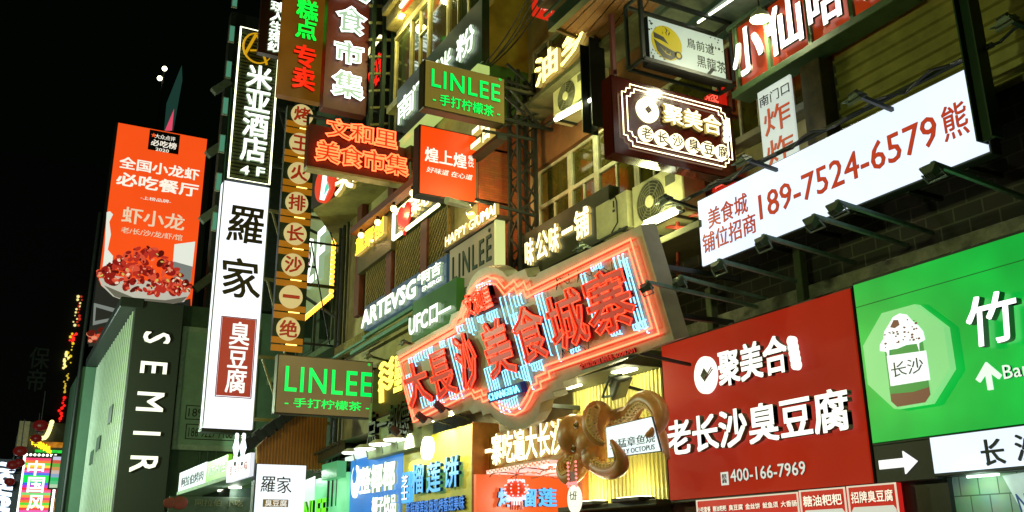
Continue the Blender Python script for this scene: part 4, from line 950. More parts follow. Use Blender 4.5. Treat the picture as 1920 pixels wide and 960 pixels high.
# --- menu lightboxes at the bottom
RM = glow('menu_red', (196, 30, 24), .85, .1); dish = [glow('plate_print', (220, 222, 206), .85, sample=False), glow('dish_brown', (118, 66, 34), .7, sample=False), glow('dish_green', (80, 120, 50), .7, sample=False), glow('dish_red', (180, 44, 28), .8, sample=False), glow('dish_dark', (40, 26, 20), .6, sample=False), glow('dish_cream', (230, 190, 130), .8, sample=False)]
def menu(label, tl, tr, body, small):
    t = Thing('menu_lightbox', label, 'menu board', WALL(9.96), px=tl, group='red menu lightboxes under the red sign')
    u1 = t.p(*tr)[0]; bm = bmesh.new(); bm_box(bm, 0, u1, -1.1, 0, -.1, 0, .01); t.add('box', bm, RM)
    bm = bmesh.new()
    for q in ((0, .02, -1.1, 0), (u1-.02, u1, -1.1, 0), (0, u1, -.02, 0)): bm_box(bm, *q, 0, .015)
    t.add('edge_trim', bm, glow('menu_edge', (240, 225, 200), .8, sample=False))
    k = 6 if small else 1; w = u1/k
    for i in range(k):
        x = i*w; sh = []; rr = random.Random(i+len(body))
        pa = (x+.05*w, x+.95*w, -.9 if not small else -.62, -.27)
        sh.append(([(pa[0], pa[2]), (pa[1], pa[2]), (pa[1], pa[3]-.05), (pa[1]-.05*w, pa[3]), (pa[0]+.05*w, pa[3]), (pa[0], pa[3]-.05)], .004, 0))
        cx, cy = (pa[0]+pa[1])/2, (pa[2]+pa[3])/2-.03
        sh.append((circ(cx, cy, w*.4, min(w*.4, .27)*.8, 18), .006, rr.choice((4, 1, 5))))
        for j in range(40):
            an = rr.uniform(0, 6.28); r = rr.random()**.5*w*.36; e = rr.uniform(.03, .09)*w
            sh.append((circ(cx+r*math.cos(an), cy+r*math.sin(an)*min(1, .25/(w*.4)), e, e*rr.uniform(.4, .9), 7), .007+j*.0002, rr.choice((1, 1, 2, 3, 5, 0, 4))))
        t.add('dish_print', shapes_bm(sh), dish)
        t.add('lettering', text_bm(body[i] if small else body, x+.08*w, x+.92*w, -.22 if not small else -.19, -.08 if not small else -.11, 0, .012, bold=.03), glow('menu_text', (255, 240, 215), 1.1, sample=False))
menu('wide red menu lightbox with a row of six small dishes', (1306, 938), (1496, 921), ['小吃套餐', '糖油粑粑', '臭豆腐', '金丝饼', '鱿鱼须', '大香肠'], True)
menu('red menu lightbox with one plate of golden cakes, middle of the row', (1499, 920), (1584, 913), '糖油粑粑', False)
menu('red menu lightbox with a bowl of black tofu, at the right end of the row', (1588, 912), (1680, 906), '招牌臭豆腐', False)
# --- red-orange sign row upper right
t = Thing('shop_sign', 'red-orange framed sign row with thick white lit characters at the top right', 'sign', WALL(10.0), px=(1500, 100))
u0, v0 = t.p(1382, 173); u1 = t.p(1700, -20)[0]; v1 = v0+1.12
bm = bmesh.new(); bm_box(bm, u0, u1, v0, v1, -.3, 0); t.add('face', bm, glow('red_orange_face', (158, 50, 14), .8, .35, 1.6))
bm = bmesh.new(); FG = paint('green_frame', (70, 96, 60), .5, .2)
for px in (1382, 1443, 1524, 1608, 1690): u = t.p(px, 80)[0]; bm_box(bm, u-.035, u+.035, v0, v1, 0, .06)
bm_box(bm, u0-.04, u1, v0-.12, v0, -.3, .09, .01); bm_box(bm, u0-.04, u1, v1, v1+.08, -.3, .09, .01); t.add('frame', bm, FG)
BW2 = glow('thick_white_letter', (255, 255, 245), 2.0)
for ch, l, r in (('小', 1380, 1436), ('仙', 1450, 1516), ('哈', 1531, 1602), ('哈', 1616, 1682)):
    t.add('character', text_bm(ch, t.p(l, 90)[0], t.p(r, 90)[0], v0+.16, v1-.16, .04, .09, bold=.04), BW2)
# --- fried food banner
t = Thing('banner', 'narrow white banner with big orange-red characters below small dark ones, beside the rusty column', 'banner', WALL(9.95), px=(1455, 220))
u0, v1 = t.p(1420, 175); u1 = t.p(1480, 140)[0]; v0 = v1-1.35
bm = bmesh.new(); bm_box(bm, u0, u1, v0, v1, -.04, 0); t.add('sheet', bm, glow('banner_white', (214, 226, 216), .8, .1))
OB = glow('banner_orange', (206, 84, 44), .7, sample=False); dk = paint('black_ink', (24, 30, 44), .5, bump=0)
W = u1-u0
t.add('lettering', text_bm('南门口', u0+.03, u1-.03, v1-.28, v1-.1, 0, .006, bold=0), dk)
t.add('lettering', text_bm('炸', u0+.09, u1-.06, v1-.8, v1-.36, 0, .006, bold=.01), OB); t.add('lettering', text_bm('炸', u0+.09, u1-.06, v1-1.32, v1-.9, 0, .006, bold=.01), OB)
# --- yellow lit letters under plank canopy
t = Thing('lit_letters', 'two yellow lit characters on a brown board under the plank canopy', 'sign', WALL(10.1), px=(1045, 100))
u0, v1 = t.p(1002, 55); u1, v0 = t.p(1100, 95); v0 = t.p(1050, 148)[1]
bm = bmesh.new(); bm_box(bm, u0, u1+.3, v0, v0+.95, -.2, 0); t.add('board', bm, paint('board_brown2', (74, 52, 26), .6))
t.add('lettering', text_bm('油乡', u0+.25, u1+.1, v0+.12, v0+.82, .05, .15, bold=.04), glow('yellow_letter', (255, 236, 120), 4))
# --- row of lit letters under AC units
t = Thing('lit_letters', 'row of white lit characters on a dark band below the window row and air conditioners', 'sign', WALL(9.9), px=(1050, 470))
u0, v0 = t.p(990, 512); u1 = t.p(1128, 440)[0]; vb = v0
bm = bmesh.new(); bm_box(bm, u0-.4, u1+.3, vb-.1, vb+.95, -.25, 0, .01); t.add('board', bm, paint('dark_olive_board', (52, 56, 36), .6))
x = [t.p(px, 480)[0] for px in (992, 1008, 1013, 1035, 1038, 1056, 1062, 1083, 1087, 1114)]
for i, ch in enumerate('味公味一铺'): t.add('character', text_bm(ch, x[2*i], x[2*i+1], vb+.1 if ch != '一' else vb+.36, vb+.7 if ch != '一' else vb+.46, .03, .1, bold=.04 if ch != '一' else 0), LED_WARM)
# --- grey wall sign with dark green lettering
t = Thing('shop_sign', 'grey-beige flat wall sign with dark green lettering, above the stepped neon sign', 'sign', WALL(8.95), px=(888, 500))
u0, v1 = t.p(843, 470); u1 = t.p(928, 418)[0]; v0 = v1-1.75
bm = bmesh.new(); bm_box(bm, u0, u1, v0, v1, -.2, 0, .01); t.add('face', bm, glow('grey_beige_skin', (140, 132, 92), .8, .12))
bm = bmesh.new(); bm_box(bm, u1, u1+.09, v0, v1+.02, -.2, .02); t.add('lit_edge', bm, glow('pale_yellow_edge', (214, 220, 140), .9))
GI = paint('dark_green_ink', (16, 52, 28), .5, bump=0)
H = v1-v0
t.add('lettering', text_bm('LINLEE', u0+.2, u1-.16, v1-.82, v1-.24, 0, .02, bold=.012, spacing=1.22), GI); t.add('lettering', text_bm('·手打柠檬茶·', u0+.1, u1-.1, v1-1.36, v1-1.1, 0, .01, bold=0), GI); t.add('lettering', text_bm('®', u1-.3, u1-.2, v1-.18, v1-.07, 0, .01), GI)
t = Thing('lit_letters', 'row of glowing latin capitals along the top of the grey-beige wall sign', 'sign', WALL(9.0), px=(890, 425))
a = t.p(842, 446); b = t.p(936, 405); c = t.p(842, 464)
t.add('lettering', text_bm('HAPPY GIUMAI', a[0], b[0], c[1], a[1], 0, .1, bold=.03), LED_WARM)
bm = bmesh.new(); bm_box(bm, a[0]-.1, b[0]+.1, c[1]-.12, c[1]-.04, -.25, .1, .01); t.add('rail', bm, paint('brown_rail', (70, 48, 28), .6))
# --- wide blue sign
t = Thing('shop_sign', 'long slate-blue sign with white lit latin capitals and characters below the lattice screens', 'sign', WALL(9.05), px=(760, 520))
u0, v1 = t.p(683, 582); v0 = t.p(683, 622)[1]; u1 = t.p(838, 470)[0]
bm = bmesh.new(); bm_box(bm, u0, u1, v0, v1+.1, -.2, 0, .01); t.add('face', bm, glow('slate_blue_face', (50, 82, 98), .6, .2))
H = v1-v0; um = t.p(786, 520)[0]
t.add('lettering', text_bm('ARTEVSG', u0+.1, um, v0+.14*H, v0+.86*H, .04, .1, bold=.06), LED_WN)
t.add('lettering', text_bm('®', um+.05, um+.35, v0+.7*H, v0+.95*H, .04, .08), LED_WN)
t.add('lettering', text_bm('阿吉', um+.45, u1-.1, v0+.42*H, v0+.92*H, .04, .12, bold=.04), LED_WN); t.add('lettering', text_bm('ENERGI', um+.45, u1-.1, v0+.14*H, v0+.32*H, .04, .1, bold=.04), LED_WN)
# --- green UFC sign
t = Thing('shop_sign', 'green sign with white lit letters peeping over the left arm of the stepped neon sign', 'sign', WALL(8.7), px=(810, 600))
u0, v0 = t.p(772, 642); u1 = t.p(856, 560)[0]
bm = bmesh.new(); bm_box(bm, u0, u1, v0, v0+1.0, -.2, 0, .01); t.add('face', bm, glow('grass_green_face', (60, 120, 36), .36, .4))
t.add('lettering', text_bm('UFCロ—', u0+.1, u1-.05, v0+.14, v0+.56, .03, .12, bold=.05), LED_WN)
# --- heart sign and amber letters
t = Thing('shop_sign', 'tube-edged sign with a red heart and cream lit characters, below the square orange-red sign', 'sign', WALL(8.9), px=(780, 405))
u0, v1 = t.p(740, 402); v0 = t.p(741, 447)[1]; u1 = t.p(824, 350)[0]
bm = bmesh.new(); bm_box(bm, u0, u1, v0, v1, -.2, -.02, .01); t.add('face', bm, paint('sign_green_black', (44, 58, 40), .5))
bm = bmesh.new(); bm_tube(bm, [(u1, v1, .02), (u0, v1, .02), (u0, v0, .02), (u1, v0, .02)], .05, 8); t.add('edge_tube', bm, glow('edge_tube_cream', (250, 255, 190), 3))
cx, cy = u0+.85, (v0+v1)/2; s = .42
bm = bmesh.new(); bm_prism(bm, [(cx+s*1.1*math.sin(a)**3, cy+s*(13*math.cos(a)-5*math.cos(2*a)-2*math.cos(3*a)-math.cos(4*a))/14) for a in [k*2*math.pi/32 for k in range(32)]], 0, .08); t.add('heart', bm, glow('heart_red', (226, 44, 34), .95))
t.add('lettering', text_bm('柔心', u0+1.5, u1-.25, v0+.15, v1-.12, .02, .12, bold=.05), LED_WARM)
t = Thing('lit_letters', 'amber lit characters on a small board under warm eave bulbs, beside the heart sign', 'sign', WALL(8.95), px=(700, 440))
u0, v1 = t.p(676, 450); u1 = t.p(728, 405)[0]; v0 = t.p(677, 480)[1]
bm = bmesh.new(); bm_box(bm, u0-.2, u1+.3, v0-.5, v1+.4, -.2, 0, .01); t.add('board', bm, paint('olive_board', (84, 76, 40), .6))
t.add('lettering', text_bm('重聚创', u0, u1, v0, v1, .03, .14, bold=.05), glow('amber_letter', (255, 190, 40), 3))
# --- white letters on green-black fascia under the left windows
t = Thing('lit_letters', 'white lit characters on a green-black fascia, partly covered by the upper beige lightbox', 'sign', WALL(8.95), px=(830, 170))
u0, v0 = t.p(742, 262); u1 = t.p(904, 60)[0]
bm = bmesh.new(); bm_box(bm, u0, u1, v0-.2, v0+1.55, -.2, 0, .01); t.add('fascia', bm, paint('fascia_green', (30, 58, 36), .4))
for ch, l, r in (('南', 752, 778), ('门', 779, 800), ('口', 803, 826), ('米', 830, 852), ('粉', 862, 896)): t.add('character', text_bm(ch, t.p(l, 200)[0], t.p(r, 200)[0], v0+.28, v0+.98, .03, .1, bold=.03), LED_WN)
bm = bmesh.new(); bm_box(bm, u0, u1, v0-.5, v0-.28, -.2, .12, .01); t.add('lit_strip', bm, glow('lime_strip', (190, 214, 120), .8))
t = Thing('lit_letters', 'white lit characters in the gap between the upper beige lightbox and the orange-red sign', 'sign', WALL(9.1), px=(910, 255))
a = t.p(894, 275); b = t.p(932, 237)
t.add('lettering', text_bm('三香', a[0], b[0], a[1]-.15, a[1]+.75, 0, .15, bold=.05), LED_WARM); bm = bmesh.new(); bm_box(bm, a[0]-.2, b[0]+.2, a[1]-.3, a[1]-.2, -.15, .1); t.add('rail', bm, DARK)
# --- red lettering deep left, and yellow wave logo
t = Thing('lit_letters', 'red lit lettering with lamp bars above it, behind the maroon vertical sign', 'sign', WALL(9.9), px=(705, 165))
a = t.p(684, 190); b = t.p(722, 150)
t.add('lettering', text_bm('小馆', a[0], b[0], a[1]-.1, a[1]+1.0, 0, .15, bold=.05), glow('red_lit_letter', (240, 30, 20), 1.6))
bm = bmesh.new(); bm_bar(bm, (a[0], a[1]+1.5, .2), (b[0], a[1]+1.5, .2), .1); t.add('lamp_bar', bm, LED_WARM)
bm = bmesh.new(); bm_box(bm, a[0]-.2, b[0]+.2, a[1]-.4, a[1]-.2, -.5, .1); t.add('rail', bm, DARK)
t = Thing('lit_letters', 'small orange sign studded with yellow bulbs at the top edge, left of the window band', 'sign', WALL(8.8), px=(765, 5))
a = t.p(752, 22); b = t.p(774, -30); bm = bmesh.new(); bm_box(bm, a[0], b[0], a[1], b[1]+1.5, -.1, 0); t.add('board', bm, glow('orange_board', (230, 90, 20), .9))
bm = bmesh.new()
for i in range(7):
    for j in range(9): bm_ball(bm, (a[0]+.1+i*(b[0]-a[0]-.2)/6, a[1]+.12+j*.28, .04), .07, u=8, v=5)
t.add('bulb', bm, LED_WARM)
t = Thing('shop_sign', 'brown fascia with a yellow neon wave emblem beside the lower beige lightbox', 'sign', WALL(8.9), px=(735, 715))
u0, v1 = t.p(700, 694); u1 = t.p(790, 650)[0]; v0 = v1-1.35
bm = bmesh.new(); bm_box(bm, u0, u1, v0, v1, -.3, 0, .01); t.add('fascia', bm, paint('brown_fascia', (92, 54, 24), .5))
YN = glow('yellow_neon', (250, 230, 90), 2.2); c = t.p(727, 716); bm = bmesh.new()
for k in range(4):
    bm_tube(bm, [(c[0]-.45+x*.1, c[1]+.42-k*.2+.09*math.sin(x*.75)+x*.012, .05) for x in range(10)], .05, 6)
for k in range(2): bm_tube(bm, [(c[0]-.42+k*.16, c[1]+.1-.1*k, .05), (c[0]-.36+k*.16, c[1]-.5, .05)], .04, 6)
t.add('wave_emblem', bm, YN)
t.add('lettering', text_bm('皇', c[0]+.7, c[0]+1.25, c[1]-.38, c[1]+.6, .02, .1, bold=.06), YN)
t = Thing('shop_sign', 'grey concrete panel with dark raised characters, behind the row of white disc lamps', 'sign', WALL(8.95), px=(740, 790))
u0, v1 = t.p(692, 757); u1 = t.p(792, 730)[0]; v0 = v1-1.5
bm = bmesh.new(); bm_box(bm, u0, u1, v0, v1, -.3, 0, .01); t.add('panel', bm, paint('grey_green_concrete', (156, 170, 138), .8, var=.3, scale=2, bump=.2))
t.add('lettering', text_bm('点一都德', u0+.25, u1-.5, v0+.35, v1-.3, 0, .12, bold=.005), paint('brown_black_letter', (50, 44, 26), .5))

# --- small red lit boxes and red pipes behind the coin-emblem sign
for lb, px, py, ch in (('small red lit character box between the tea sign and the coin-emblem sign', 1338, 190, '辣'), ('small red lit character box at the lower right corner of the coin-emblem sign', 1352, 338, '香')):
    t = Thing('red_lit_box', lb, 'sign', WALL(10.3), px=(px, py)); bm = bmesh.new(); bm_box(bm, -.26, .22, -.16, .2, -.12, 0, .02); t.add('face', bm, glow('red_box_face', (200, 28, 14), .8)); t.add('lettering', text_bm(ch, -.2, .16, -.12, .16, 0, .02, bold=.02), glow('red_box_letter', (255, 90, 70), 1.4))
bm = bmesh.new()
for a, b in (((1262, 408), (1312, 402)), ((1270, 392), (1272, 520)), ((1250, 425), (1312, 430))): bm_tube(bm, [onX(*a, 10.1), onX(*b, 10.1)], .035, 8)
single('red_pipes', 'red-brown pipes between the neon sign corner and the white billboard', 'pipe', bm, paint('red_pipe', (150, 50, 34), .5))
bm = bmesh.new()
for (a, b, X) in (((1010, 236), (1140, 152), 10.3), ((1012, 425), (1120, 388), 10.3), ((1140, 372), (1300, 320), 10.35)):
    p = onX(*a, X); q = onX(*b, X); bm_tube(bm, [p.lerp(q, k/10)-Vector((0, 0, .12*math.sin(math.pi*k/10)+.03*math.sin(k*2))) for k in range(11)], .016, 6)
single('cables', 'loose black cables strung along the window row', 'cable', bm, BLACK)
# ============================================================ lower shop row
def wallsign(name, label, X, tl, tr, bl, cat='sign', n=-.25, mat=None, case=True, group=None, ext=0):
    t = Thing(name, label, cat, WALL(X), px=tl, group=group)
    u1 = t.p(*tr)[0]; v0 = t.p(*bl)[1]-ext
    bm = bmesh.new(); bm_box(bm, 0, u1, v0, 0, n, 0, .01); t.add('face', bm, mat)
    t.u1 = u1; t.v = v0; return t
# yellow durian sign
t = wallsign('shop_sign', 'bright yellow shop sign with blue outlined characters and a round white lamp disc', 9.2, (757, 829), (888, 790), (757, 965), mat=paint('yellow_signboard', (238, 220, 70), .45, var=.08, bump=0), ext=.9)
bm = bmesh.new(); bm_box(bm, t.u1, t.u1+.06, t.v, .02, -.6, .05, .01); t.add('end_cheek', bm, paint('orange_cheek', (176, 110, 30), .6))
BLF = glow('sky_blue_letter', (80, 180, 250), 1.1); 
for ch, l, r, c in (('榴', 782, 804, 898), ('莲', 811, 836, 895), ('饼', 843, 870, 885)):
    o = t.p(l, c); p1 = t.p(r, c); vv = (t.p((l+r)/2, c)[1])
    t.add('character', text_bm(ch, o[0], p1[0], vv-.33, vv+.33, .06, .14, bold=.035), BLF)
a = t.p(761, 887); b = t.p(775, 942)
bm = bmesh.new(); bm_box(bm, a[0], b[0], b[1], a[1], 0, .1, .01); o = t.add('blue_tab', bm, BLF); t.add('lettering', text_bm('芝士', a[0]+.06, b[0]-.06, b[1]+.08, a[1]-.08, .1, .13, vertical=True, bold=.04), glow('tab_white', (250, 252, 255), 1.3, sample=False), par=o)
a = t.p(766, 957); b = t.p(875, 938); t.add('lettering', text_bm('新鲜榴莲现做现烤香甜美味', a[0], b[0], a[1]-.12, a[1]+.18, 0, .06, bold=.03), glow('blue_small_letter', (50, 130, 235), 1.0, sample=False))
c = t.p(815, 841); bm = bmesh.new(); bm_prism(bm, circ(c[0], c[1], .27, n=32), .12, .24); t.add('lamp_disc', bm, glow('disc_lamp', (255, 252, 225), 3))
for px, py in ((785, 846), (838, 824), (874, 806)):
    c = t.p(px, py); e = Vector((c[0], c[1]+.55, .75)); bm = bmesh.new(); bm_bar(bm, (c[0], .12, -.1), e, .035); t.add('lamp_arm', bm, DARK)
    bm = bmesh.new(); bm_bar(bm, e, e+Vector((0, -.16, -.2)), .13); t.add('lamp_head', bm, BLACK)
    d = lamp(t, e+Vector((0, -.2, -.25)), 130, (1, .95, .75), .04, 'SPOT', (-.75, 0, 0), 1.7)
    d.rotation_euler = Vector((0, -.45, -.75)).to_track_quat('-Z', 'Y').to_euler()
# blue coconut sign
t = wallsign('shop_sign', 'royal blue shop sign with thick white characters and a white cup emblem', 9.2, (658, 864), (756, 838), (655, 960), mat=glow('royal_blue_face', (52, 128, 212), .9, .2), ext=1.2)
bm = bmesh.new(); bm_box(bm, -.1, t.u1, 0.0, .1, -.25, .15, .01); t.add('white_top_edge', bm, glow('white_edge', (235, 255, 240), 1.0))
a = t.p(681, 884); b = t.p(746, 870); t.add('lettering', text_bm('整椰椰', a[0], b[0], a[1]-.62, a[1]+.08, .02, .08, bold=.045), LED_WN)
a = t.p(703, 942); b = t.p(748, 936); t.add('lettering', text_bm('椰子饮品', a[0], b[0], a[1]-.32, a[1]+.12, .02, .08, bold=.05), LED_WN)
c = t.p(668, 903); bm = bmesh.new(); bm_prism(bm, circ(c[0], c[1], .3, .45, 28), 0, .05); o = t.add('cup_emblem', bm, LED_WN)
bm = bmesh.new(); bm_prism(bm, circ(c[0], c[1]+.15, .17, .2, 20), .05, .07); bm_bar(bm, (c[0]+.05, c[1]+.1, .08), (c[0]+.1, c[1]+.85, .08), .05); t.add('cup_detail', bm, glow('royal_blue_face', (28, 96, 190), .75), par=o)
# disc lamps on posts over the blue sign
first = None
for i, (px, py) in enumerate(((663, 845), (687, 838), (715, 829), (743, 820))):
    if first is None:
        tl = Thing('disc_lamp', 'white disc lamp above the blue sign, leftmost and lowest of four', 'lamp', WALL(8.8), px=(px, py), group='disc lamps over the blue sign')
        bm = bmesh.new(); bmesh.ops.create_cone(bm, cap_ends=True, segments=24, radius1=.34, radius2=.2, depth=.1, matrix=Matrix.Rotation(-math.pi/2, 4, 'X')); tl.add('shade', bm, WHITEP)
        bm = bmesh.new(); bmesh.ops.create_cone(bm, cap_ends=True, segments=24, radius1=.31, radius2=.31, depth=.03, matrix=Matrix.Translation((0, -.065, 0)) @ Matrix.Rotation(-math.pi/2, 4, 'X')); tl.add('diffuser', bm, glow('lamp_diffuser', (245, 255, 235), 3.5))
        bm = bmesh.new(); bm_tube(bm, [(0, -.08, 0), (0, -.28, -.05)], .02, 6); bm_tube(bm, [(0, .02, 0), (0, .1, -.2), (0, .05, -.5)], .02, 6); tl.add('stem', bm, STEEL)
        first = tl.root; kids = list(first.children)
    else:
        r = first.copy(); COL.objects.link(r); pl = WALL(8.8); r.location = pl.pt(*pl.at(px, py)); r['label'] = ['', 'white disc lamp above the blue sign, second from the left of four', 'white disc lamp above the blue sign, third from the left of four', 'white disc lamp below the concrete panel, rightmost and highest of four'][i]
        for k in kids: q = k.copy(); COL.objects.link(q); q.parent = r
# green awning shop with small green lettering
t = wallsign('shop_sign', 'pale green lit shop box with lime letters at the bottom, left of the blue sign', 9.1, (565, 905), (652, 868), (568, 965), mat=glow('mint_face', (120, 222, 150), .9, .4, .7), ext=1.2)
t.poly('white_panel', [(562, 906), (592, 893), (588, 985), (562, 985)], .01, .03, glow('white_mint', (222, 245, 232), 1.0))
a = t.p(562, 962); b = t.p(618, 940); t.add('lettering', text_bm('LINLEE', a[0], b[0], a[1]-.35, a[1]+.3, .03, .1, bold=.04), glow('lime_letter', (110, 235, 40), 1.3))
bm = bmesh.new(); a = Vector((*t.p(546, 893), .35)); b = Vector((*t.p(664, 838), .35)); bm_bar(bm, a, b, .35, .16)
for k in range(26): q = a.lerp(b, k/25); bm_ball(bm, q+Vector((0, .08, .17)), .07, .05, .06, u=8, v=5)
t.add('awning', bm, paint('olive_awning', (74, 66, 36), .7))
for px, py in ((556, 897), (580, 887), (606, 877)):
    c = t.p(px, py); bm = bmesh.new(); bm_ball(bm, (c[0], c[1]+.02, .4), .2, .04, .2); t.add('downlight', bm, glow('lamp_diffuser', (245, 255, 235), 3.5))
    lamp(t, (c[0], c[1]-.1, .45), 12, (.85, 1, .85), .08)
t.box('mint_block', (622, 872), (650, 895), .02, .3, glow('mint_face2', (90, 190, 120), .6))
# lower white sign with brush characters
t = Thing('hanging_lightbox', 'lower white lightbox with two brush characters above a small brown strip', 'sign', PERP(26), px=(482, 870))
x0, x1, y0, y1 = t.rect((482, 870), (568, 990)); 
bm = bmesh.new(); bm_box(bm, x0, x1, y0, y1, -.3, 0, .01); t.add('box', bm, glow('lower_white_skin', (232, 244, 250), 1.2, .08))
bm = bmesh.new(); bm_box(bm, x0-.04, x0, y0, y1+.02, -.3, .02, .005); t.add('frame', bm, DARK)
t.text('羅', (490, 893), (515, 923), 0, .01, INK, bold=.01, shear=.06); t.text('家', (520, 893), (546, 925), 0, .01, INK, bold=.005, shear=-.1)
t.box('brown_strip', (493, 936), (540, 951), 0, .01, glow('brown_strip', (128, 100, 40), .7), bev=0)
t.text('臭豆腐', (497, 937), (537, 950), .01, .006, glow('strip_white', (240, 240, 230), 1, sample=False), bold=.02)
# strip of three lit panels at the left, with canopy and downlights
PX = 6.2
sg_ = [('white lit strip sign with dark characters, far end of the low strip row', (337, 887), (388, 868), (338, 926), glow('strip_white_face', (226, 238, 242), 1.0, .08), '阿拉伯烤肉', INK2, 0),
       ('lime green lit strip sign with pale characters in the middle of a row of three', (388, 868), (429, 849), (388, 906), glow('strip_lime_face', (120, 200, 30), .9, .1), '八万步小主', glow('pale_mint_letter', (226, 255, 214), 1.1, sample=False), 0),
       ('white lit strip sign with thin red characters, standing forward of the lime one', (427, 865), (470, 849), (425, 905), glow('strip_white_face2', (226, 230, 242), 1.0, .08), '铁马头中味', glow('thin_red_letter', (200, 90, 80), .8, sample=False), .12)]
for lb, tl, tr, bl, m, body, im, dx in sg_:
    t = Thing('strip_sign', lb, 'sign', WALL(PX-dx), px=tl, group='lit strip signs on the low left canopy'); u1 = t.p(*tr)[0]; v0 = t.p(*bl)[1]
    bm = bmesh.new(); bm_box(bm, 0, u1-.02, v0, 0, -.12, 0, .005); t.add('face', bm, m)
    t.add('lettering', text_bm(body, .12*u1, .92*u1, v0*.72, v0*.28, 0, .01, bold=.012 if dx == 0 else 0), im)
t = world_thing('canopy', 'low dark canopy with small round downlights under the lit strip signs', 'canopy', (PX+.6, 30, 4.1))
yA = onX(337, 926, PX).y; yB = 26.3; zc = onX(338, 926, PX).z-.05
bm = bmesh.new(); wbox(bm, PX-.1, PX+.9, yB, yA, zc, zc+.12, .01); t.addw('slab', bm, paint('mint_soffit', (150, 176, 158), .6, var=.3))
for i, (px, py) in enumerate(((405, 929), (420, 920), (441, 914))):
    q = onZ(px, py, zc-.02); bm = bmesh.new(); bmesh.ops.create_cone(bm, cap_ends=True, segments=20, radius1=.2, radius2=.2, depth=.05, matrix=Matrix.Translation(q)); t.addw('downlight', bm, glow('downlight_glow', (255, 255, 225), 4))
    lamp(t, t.loc(q-Vector((0, 0, .15))), 14, (.9, 1, .85), .1)
bm = bmesh.new(); wbox(bm, 6.9, 8.2, 31.6, 36, 0, zc-.02); t.addw('shop_wall', bm, paint('dark_teal_front', (40, 60, 52), .6))
t = Thing('shop_sign', 'dim dark board with faint lettering at the lowest left, under the canopy', 'sign', PERP(31.5), px=(330, 940))
t.box('board', (318, 930), (470, 985), -.1, 0, paint('dim_board', (70, 84, 72), .7)); t.text('Чашка Улуг', (366, 938), (455, 950), 0, .03, paint('dim_letter', (128, 128, 96), .6), bold=0) if 0 else t.text('阿拉伯 小吃', (366, 936), (455, 950), 0, .03, paint('dim_letter', (128, 128, 96), .6), bold=0)
bm = bmesh.new(); a = t.p(337, 943); bm_ball(bm, (a[0], a[1], .02), .25, .2, .03); bm_ball(bm, (a[0]-.3, a[1], .02), .2, .16, .03); t.add('red_mark', bm, paint('dim_red', (130, 50, 44), .6))
for px in (443, 456):
    c = onY(px, 836, 26.4); bm = bmesh.new(); bm_ball(bm, (0, 0, .45), .075, .05, .4, u=14, v=12)
    for v in bm.verts: v.co.x += .04*math.sin(v.co.z*17)*(1 if v.co.x > 0 else -1)*.5
    t2 = world_thing('leaf_light', 'white feather-shaped light above the strip signs, %s of the pair' % ('left' if px == 443 else 'right'), 'lamp', c-Vector((0, 0, .5)), 'feather lights')
    t2.add('shade', bm, glow('feather_glow', (236, 248, 255), 1.6))
    t2.root.matrix_world = Matrix.Translation(c-Vector((0, 0, .5))); bm = bmesh.new(); bm_tube(bm, [(0, 0, -.02), (0, 0, .08)], .03, 6); t2.add('stem', bm, DARK)
# ribbed wood gable between
t = Thing('ribbed_gable', 'ochre ribbed wall panel with a dark sloping edge under the lower beige lightbox', 'wall', PERP(28.2), px=(482, 872))
pts = [t.p(*q) for q in ((482, 880), (608, 880), (612, 775), (545, 775), (482, 838))]
bm = bmesh.new(); bm_prism(bm, pts, -.2, 0); t.add('panel', bm, paint('ochre_wood', (170, 112, 34), .6, var=.3, scale=5, streak=True))
bm = bmesh.new()
for k in range(22):
    x = pts[0][0]+.05+k*.092; top = pts[4][1]+(x-pts[4][0])*(pts[3][1]-pts[4][1])/(pts[3][0]-pts[4][0]) if x < pts[3][0] else pts[3][1]
    if x < pts[1][0]: bm_box(bm, x, x+.03, pts[0][1], top-.05, 0, .03)
t.add('batten', bm, paint('ochre_batten', (128, 82, 26), .6))
bm = bmesh.new(); a = t.p(452, 842); b = t.p(570, 757)
for k in range(14):
    p0 = Vector((*a, .1)).lerp(Vector((*b, .1)), k/14); p1 = Vector((*a, .1)).lerp(Vector((*b, .1)), (k+1)/14+.01); bm_bar(bm, p0+Vector((0, .03*math.sin(k*2.3), 0)), p1+Vector((0, .03*math.sin(k*2.3+1), 0)), .26+.08*(k % 2))
t.add('sloping_edge', bm, paint('ragged_black', (26, 32, 26), .8))
# eave with carved dark tiles to the right of it
t = Thing('tiled_eave', 'dark carved eave stepping up to the right above the blue sign', 'eave', WALL(9.4), px=(620, 830))
for k in range(4):
    a = t.p(592+k*6, 880-k*14); b = t.p(700+k*4, 815-k*16); bm = bmesh.new(); bm_box(bm, a[0], b[0], a[1]-.15, a[1]+.1, -.6+k*.05, -.25*k+.1, .02); t.add('moulding', bm, paint('dark_eave', (58, 54, 34), .8, var=.4))
# brown long sign board with lit characters over the octopus shop
t = Thing('shop_sign', 'long brown box sign with cream lit characters, its right end hidden by the octopus', 'sign', WALL(9.55), px=(907, 817))
u1 = t.p(1072, 775)[0]; v0 = t.p(907, 886)[1]
bm = bmesh.new(); bm_box(bm, 0, u1, v0, 0, -.5, 0, .015); t.add('box', bm, paint('tan_box', (150, 108, 52), .5, var=.15))
bm = bmesh.new(); bm_box(bm, -.05, 0, v0, .02, -.5, .02, .01); t.add('end_plate', bm, paint('dark_end', (40, 24, 16), .6))
a = t.p(909, 852); b = t.p(1064, 812); mid = v0*.5
t.add('lettering', text_bm('一寨吃遍大长沙', .08, b[0], mid-.3, mid+.34, .04, .1, bold=.04), LED_WARM)
